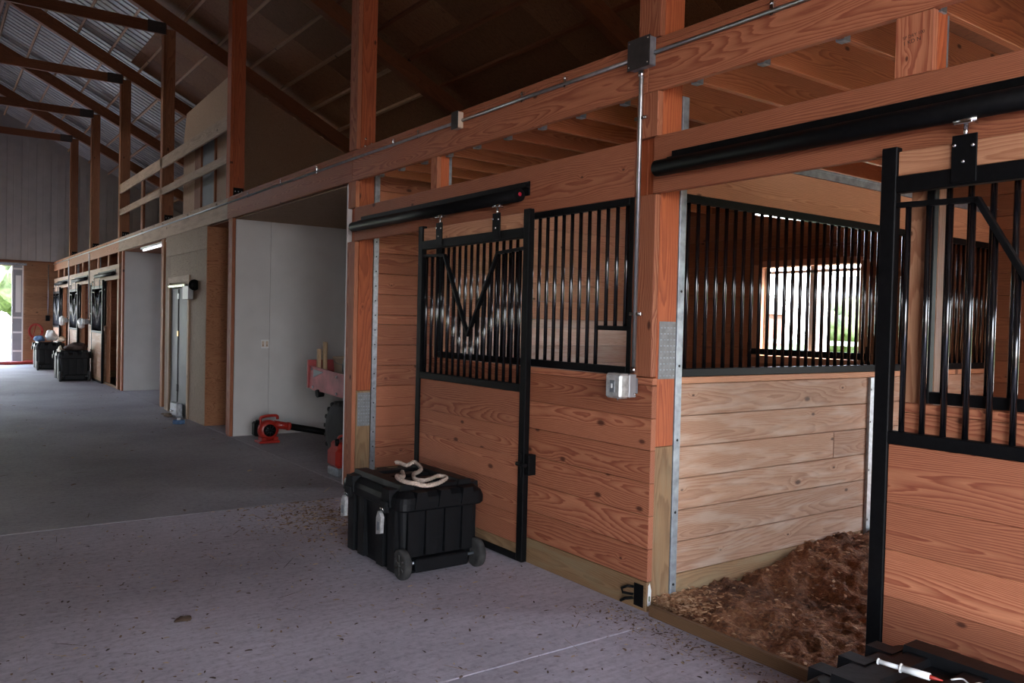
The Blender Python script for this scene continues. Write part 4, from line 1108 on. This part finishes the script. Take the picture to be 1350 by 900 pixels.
# things on the far chests
for k, (x, y, z, r, m_, lab) in enumerate(((2.98, 22.35, .80, (.24, .30, .11), 'brown_cloth', 'dark bundled blanket on the nearer far chest'), (2.62, 22.3, .70, (.05, .10, .13), 'cream', 'pale cloth draped over the corner of the nearer far chest'), (2.93, 26.9, .93, (.15, .20, .17), 'white', 'tall pale bag on the farther far chest'), (2.63, 26.8, .87, (.14, .18, .10), 'blue', 'bluish cloth heap on the farther far chest'), (3.19, 26.8, .86, (.10, .18, .09), 'cream', 'tan pad at the right end of the farther far chest'))):
    mb = MB().blob((x, y, z), r, 20+k, .22, 18, 12, 0, -r[2]*.6)
    tag(mb.build(['folded_blanket', 'draped_cloth', 'feed_bag', 'cloth_heap', 'saddle_pad'][k], m_), lab, ['blanket', 'cloth', 'bag', 'cloth', 'pad'][k])

# ------------------------------------------------------------------ leaf blower, red cart, fuel can in the white bay
t = thing('leaf_blower', 'red leaf blower with a long black nozzle by the white wall', 'leaf blower', (3.68, 10.5, 0))
FY = Matrix.Rotation(PI/2, 4, 'X')       # local z -> -y
c = Vector((3.665, 10.55, .165))
MB().lathe([(.05, -.09), (.12, -.08), (.135, -.04), (.135, .03), (.12, .06), (.085, .07)], 28, Matrix.Translation(c) @ FY).build('fan_housing', 'red', t)
g = MB().lathe([(.082, .068), (.08, .082), (.03, .088), (.01, .088)], 24, Matrix.Translation(c) @ FY).build('intake_grille', 'black', t)
mb = MB()
for k in range(8): a_ = k*PI/4; mb.tube([c+Vector((.02*math.cos(a_), -.089, .02*math.sin(a_))), c+Vector((.078*math.cos(a_), -.083, .078*math.sin(a_)))], .004, 6)
mb.build('grille_spokes', 'hole', g)
MB().box(3.52, 3.79, 10.44, 10.66, .001, .035, .01).box(3.56, 3.62, 10.47, 10.63, .03, .08, .006).box(3.72, 3.78, 10.47, 10.63, .03, .08, .006).build('foot_plate', 'red', t)
MB().tube(catmull([(3.57, 10.55, .24), (3.56, 10.55, .32), (3.61, 10.55, .345), (3.70, 10.55, .352), (3.78, 10.55, .345), (3.79, 10.55, .30)], 6), .020, 10).build('carry_handle', 'red', t)
MB().box(3.50, 3.62, 10.58, 10.72, .08, .27, .02).tube([(3.53, 10.56, .27), (3.53, 10.56, .30)], .03, 12).build('engine_block', 'black', t)
MB().tube([(3.74, 10.54, .235), (3.86, 10.53, .215), (3.94, 10.52, .20)], [.055, .05, .05], 14).tube([(3.91, 10.52, .205), (3.95, 10.52, .198)], .056, 14).build('outlet_elbow', 'red', t)
MB().tube([(3.95, 10.52, .198), (4.25, 10.45, .14), (4.55, 10.38, .075), (4.8, 10.33, .05)], [.045, .045, .04, .046], 14).build('blower_nozzle', 'black', t)

t = thing('utility_cart', 'dusty red cart box on a black tyre half hidden behind the post', 'cart', (4.35, 8.9, 0))
mb = MB().prism([(8.00, .71), (9.72, .77), (9.78, 1.06), (8.00, .97)], 0, 3.90, 3.925)
mb.build('cart_side', 'pink_red', t)
MB().prism([(8.00, .71), (9.72, .77), (9.78, 1.06), (8.00, .97)], 0, 4.88, 4.905).build('cart_side', 'pink_red', t)
MB().prism([(3.88, .78), (4.92, .78), (4.92, 1.13), (3.88, 1.13)], 1, 9.74, 9.78).build('cart_end_board', 'red_paint', t)
bx(3.93, 4.875, 8.0, 9.73, .75, .80, .004).build('cart_floor', 'red_paint', t)
MB().prism([(9.30, 1.00), (9.60, 1.02), (9.60, .92)], 0, 3.892, 3.899).build('cart_decal', 'grey_paint', t)
mb = MB()
for z, y in ((1.02, 9.66), (.80, 9.62), (.97, 8.9), (.77, 8.9)): MB().lathe([(.018, 0), (.014, .012)], 10, Matrix.Translation((3.90, y, z)) @ Matrix.Rotation(-PI/2, 4, 'Y')).build('cart_bolt', 'galv', t)

def big_wheel(parent, c, r, w):
    T = Matrix.Translation(c) @ Matrix.Rotation(-PI/2, 4, 'Y')
    wl = MB().lathe([(r*.55, -w/2), (r*.85, -w/2), (r*.97, -w*.38), (r, 0), (r*.97, w*.38), (r*.85, w/2), (r*.55, w/2)], 36, T)
    for k in range(18):
        a_ = k*2*PI/18
        for s in (-1, 1):
            T2 = T @ Matrix.Rotation(a_+s*.09, 4, 'Z') @ Matrix.Translation((r*.985, 0, s*w*.24)); wl.box(-.02, .022, -.022, .022, -w*.22, w*.22, .004, T=T2)
    o = wl.build('cart_wheel', 'cart_tire', parent)
    MB().lathe([(r*.55, w*.25), (r*.5, w*.30), (r*.2, w*.2), (r*.15, w*.42), (.01, w*.43)], 24, T).build('wheel_rim', 'red_paint', o)
big_wheel(t, (3.995, 8.95, .335), .33, .18); big_wheel(t, (4.82, 8.95, .335), .33, .18)
bx(3.95, 4.85, 8.90, 9.0, .30, .38, .004).build('cart_axle', 'black', t)
bx(4.30, 4.45, 8.0, 9.6, .38, .75, .006).build('cart_frame', 'black', t)
MB().tube([(3.88, 9.45, .73), (3.96, 9.45, .74)], .05, 14).build('drive_sprocket', 'black', t)
for k, (x, y, h_) in enumerate(((3.98, 9.64, 1.27), (4.04, 9.60, 1.36), (4.07, 9.66, 1.35))):
    o = bx(x-.022, x+.022, y-.025, y+.025, .803, h_, .004, 2).build('wood_stake', 'stick')
    tag(o, '%s pale wood stake standing in the red cart' % ('short left', 'middle', 'tall right')[k], 'stake', 'stakes in the red cart')
t = thing('bucket', 'tan bucket in the red cart behind the stakes', 'bucket', (4.25, 9.45, .80))
MB().lathe([(.13, .801), (.165, 1.16), (.172, 1.16), (.172, 1.18), (.16, 1.18), (.13, .83), (.01, .82)], 22, Matrix.Translation((4.27, 9.46, 0))).build('bucket_body', 'cream', t)
MB().tube(catmull([(4.10, 9.46, 1.15), (4.11, 9.38, 1.10), (4.27, 9.30, 1.07), (4.43, 9.38, 1.10), (4.44, 9.46, 1.15)], 6), .005, 6).build('bucket_handle', 'galv', t)
mb = MB().blob((4.26, 9.02, 1.10), (.24, .23, .33), 40, .18, 20, 14, 0, -.28)
tag(mb.build('trash_bag', 'bag'), 'black bag heaped in the red cart', 'bag')
t = thing('fuel_can', 'small red fuel can on the floor behind the post by the chest', 'fuel can', (3.57, 8.0, 0))
MB().box(3.46, 3.68, 7.86, 8.14, .085, .30, .04).box(3.49, 3.65, 7.89, 8.11, .26, .36, .03).build('can_body', 'red', t)
MB().box(3.47, 3.67, 7.87, 8.13, .001, .09, .012).build('can_base', 'galv_dull', t)
MB().tube(catmull([(3.53, 8.0, .35), (3.54, 8.0, .40), (3.58, 8.0, .415), (3.62, 8.0, .40), (3.63, 8.0, .35)], 5), .014, 10).build('can_handle', 'red', t)
MB().tube([(3.49, 7.93, .33), (3.48, 7.91, .39)], .022, 12).build('can_cap', 'black', t)

# ------------------------------------------------------------------ far end
d = structure(MB().box(2.195, 2.515, FAR-.10, FAR-.05, .03, 3.12, .006, 2), 'door_2', 'grey_paint', 'grey sliding barn door panel at the far doorway')
bx(2.20, 2.235, FAR-.115, FAR-.101, .03, 3.12, .003).build('door_stile', 'white', d)
bx(2.475, 2.512, FAR-.115, FAR-.101, .03, 3.12, .003).build('door_stile', 'white', d)
for z in (.35, .95, 1.42, 2.98): bx(2.236, 2.474, FAR-.115, FAR-.101, z, z+.06, .003).build('door_rail', 'white', d)
p_ = bx(2.30, 2.45, FAR-.108, FAR-.1005, 1.62, 2.80, .002).build('door_window', 'white', d)
bx(-1.2, 2.60, FAR-.13, FAR-.06, 3.13, 3.20, .004).build('door_rail_track', 'galv_dull', d)
mb = MB().tube(catmull([(2.55, FAR-.5, .05), (2.75, FAR-.9, .05), (3.05, FAR-.6, .05), (2.9, FAR-.35, .06), (2.6, FAR-.7, .07), (2.4, FAR-1.0, .05), (2.1, FAR-.8, .05), (1.8, FAR-1.1, .05), (2.2, FAR-1.2, .05), (2.7, FAR-1.1, .06), (3.1, FAR-.9, .05)], 8), .048, 8)
tag(mb.build('hose', 'reel'), 'red hose strewn along the foot of the far doorway', 'hose')
mb = MB()
for k in range(5):
    pts = [(2.88+(.16+.012*k)*math.cos(a*PI/8), FAR-.013-.006*k, 1.02+(.20+.012*k)*math.sin(a*PI/8)) for a in range(17)]
    mb.tube(pts, .012, 6)
mb.tube([(2.88, FAR-.05, 1.24), (2.80, FAR-.06, .85), (2.70, FAR-.05, .68)], .012, 6)
tag(mb.build('coiled_rope', 'reel'), 'dark red coil of rope hung on the brown far wall', 'rope')

# ------------------------------------------------------------------ outdoors
structure(bx(XB+4.41, 85, -30, 60, -.12, -.05, .01), 'lawn', 'grass', 'lawn beyond the stall windows')
structure(bx(XB+.06, XB+4.4, -30, 60, -.12, -.05, .01), 'path', 'gravel', 'pale gravel strip added along the outer wall for bounce light')  # pale ground added to bounce warm light in through the stall openings
structure(bx(-30, 30, FAR+7, 110, -.12, -.05, .01), 'lawn', 'grass', 'lawn beyond the far doorway')
structure(bx(-20, 20, FAR+.1, FAR+6.9, -.12, -.04, .01), 'drive', 'gravel', 'pale gravel apron outside the far doorway')
def fence(p0, p1, n, label):
    t = thing('rail_fence', label, 'fence', (p0[0], p0[1], 0)); p0 = Vector((*p0, 0)); p1 = Vector((*p1, 0))
    for i in range(n+1):
        p = p0.lerp(p1, i/n); bx(p.x-.07, p.x+.07, p.y-.07, p.y+.07, -.06, 1.45, .01).build('fence_post', 'white', t)
    d = (p1-p0); T = Matrix.Translation(p0) @ Matrix.Rotation(math.atan2(d.y, d.x), 4, 'Z')
    for z in (.35, .80, 1.22): bx(0, d.length, -.10, -.075, z, z+.13, .004, T=T).build('fence_rail', 'white', t)
fence((21, 2), (21, 24), 9, 'white rail fence across the lawn seen through the stall window')
fence((-6, FAR+9), (6, FAR+9), 5, 'white rail fence outside the far doorway')
def house(x, y, w, d, h, mat, label, name='house', cat='house'):
    t = thing(name, label, cat, (x, y, 0))
    bx(x-d/2, x+d/2, y-w/2, y+w/2, -.06, h, .02).build('house_walls', mat, t)
    MB().prism([(x-d/2-.4, h), (x+d/2+.4, h), (x, h+d*.32)], 1, y-w/2-.4, y+w/2+.4).build('house_roof', 'asphalt', t)
    for k in range(3):
        yy = y-w/2+w*(k+.7)/3.4; f = bx(x-d/2-.05, x-d/2-.005, yy-.5, yy+.5, .9, 2.1, .01).build('house_window', 'white', t)
        bx(x-d/2-.06, x-d/2-.051, yy-.42, yy+.42, .98, 2.02, .002).build('window_pane', 'hole', f)
house(70, 56, 7, 6, 3.2, 'brick_red', 'small red outbuilding far across the lawn', 'shed', 'shed')
house(62, 34, 10, 8, 3.6, 'siding', 'pale house far across the lawn')
for k, (y) in enumerate((7.35, 9.15)):
    o = bx(11.2, 11.36, y, y+.16, -.06, 3.2, .01).build('porch_post', 'white')
    tag(o, '%s white porch post outside the stall window' % ('right', 'left')[k], 'post', 'porch posts')
def tree(x, y, h, r, seed, label):
    rn = random.Random(seed); t = thing('tree', label, 'tree', (x, y, 0), 'trees outside')
    MB().tube([(x, y, -.1), (x+.1, y, h*.3), (x, y+.1, h*.7)], [.22, .17, .06], 8).build('tree_trunk', 'bark', t)
    mb = MB()
    for k in range(26):
        a_ = rn.uniform(0, 2*PI); q = rn.random()**.5*r*.75
        mb.blob((x+q*math.cos(a_), y+q*math.sin(a_), h*.35+rn.random()*h*.6), (r*rn.uniform(.25, .45),)*3, seed*40+k, .3, 12, 8)
    mb.build('tree_crown', 'leaf', t)
TREES = [(44, 9, 9, 4), (48, 54, 10, 4.5), (41, 35.5, 4.4, 2.2), (33, 20.0, 2.6, 1.7), (6.5, FAR+31, 9, 4.5), (-7, FAR+36, 10, 5), (14, FAR+48, 11, 5), (.3, FAR+19, 3.6, 2.4)]
TL = ['tall tree to the right beyond the window lawn', 'tall tree to the left beyond the window lawn', 'round small tree before the red outbuilding', 'low bush behind the window fence', 'large tree beyond the far doorway fence', 'broad tree at the left beyond the far doorway', 'tallest tree far beyond the far doorway', 'low round bush just behind the far doorway fence']
for k, a_ in enumerate(TREES): tree(*a_, k+1, TL[k])

# ------------------------------------------------------------------ light, camera
w = bpy.data.worlds.new('sky'); bpy.context.scene.world = w; w.use_nodes = True
nt = w.node_tree; bg = nt.nodes['Background']
tc = nt.nodes.new('ShaderNodeTexCoord'); sx = nt.nodes.new('ShaderNodeSeparateXYZ'); nt.links.new(tc.outputs['Generated'], sx.inputs[0])
rp = ramp(nt, sx.outputs[2], [(.0, (.95, .96, .97)), (.25, (.78, .87, 1.0)), (1., (.42, .60, 1.0))])
nt.links.new(rp.outputs[0], bg.inputs[0]); bg.inputs[1].default_value = 4.2
s = bpy.data.lights.new('sun', 'SUN'); s.energy = 13.0; s.angle = math.radians(3); s.color = (1, .94, .84)
so = bpy.data.objects.new('sun', s); C.objects.link(so); so.rotation_euler = Vector((-.36, .58, -.73)).to_track_quat('-Z', 'Y').to_euler()
def portal(name, loc, d, sx_, sy_):
    l = bpy.data.lights.new(name, 'AREA'); l.shape = 'RECTANGLE'; l.size = sx_; l.size_y = sy_; l.cycles.is_portal = True
    o = bpy.data.objects.new(name, l); C.objects.link(o); o.location = loc
    o.rotation_euler = Vector(d).to_track_quat('-Z', 'Z' if abs(d[2]) < .5 else 'Y').to_euler()
portal('doorway_sky_near', (-.17, NEAR-.06, 2.05), (0, 1, 0), 2.3, 4.3)
for k, (a_, b_) in enumerate(LEFT_OPEN): portal('side_opening_sky', (XL-.06, (a_+b_)/2, 1.75), (1, 0, 0), b_-a_, 3.7)
portal('added_slot_sky', (XL-.06, 18.0, 5.07), (1, 0, 0), 4, .36)
portal('doorway_sky_far', (.5, FAR+.1, 1.6), (0, -1, 0), 3.4, 3.3)
portal('window_sky_far', (XB+.12, 5.16, 1.85), (-1, 0, 0), 1.2, .98)
portal('added_stall_opening_sky', (XB+.12, .85, 1.15), (-1, 0, 0), 1.3, 2.3)

cam = bpy.data.cameras.new('camera'); co = bpy.data.objects.new('camera', cam); C.objects.link(co)
fpx, yaw, pitch, roll = 1071.7185, .6243146, -.0226661, .0236616
cam.sensor_width = 36; cam.sensor_fit = 'HORIZONTAL'; cam.lens = 36*fpx/1350; cam.clip_start = .02; cam.clip_end = 500
fwd = Vector((math.sin(yaw)*math.cos(pitch), math.cos(yaw)*math.cos(pitch), math.sin(pitch)))
rt = Vector((math.cos(yaw), -math.sin(yaw), 0)); up = rt.cross(fwd)
r2 = rt*math.cos(roll)+up*math.sin(roll); u2 = -rt*math.sin(roll)+up*math.cos(roll)
co.matrix_world = Matrix(((r2.x, u2.x, -fwd.x, 0), (r2.y, u2.y, -fwd.y, 0), (r2.z, u2.z, -fwd.z, H), (0, 0, 0, 1)))
sc = bpy.context.scene; sc.camera = co
sc.view_settings.view_transform = 'Standard'; sc.view_settings.look = 'None'
sc.view_settings.gamma = 1; sc.view_settings.use_curve_mapping = False
sc.view_settings.exposure = 2.42
cy = sc.cycles
cy.use_denoising = True; cy.max_bounces = 10; cy.diffuse_bounces = 6; cy.glossy_bounces = 4; cy.transparent_max_bounces = 8
cy.sample_clamp_indirect = 4.0; cy.caustics_reflective = False; cy.caustics_refractive = False
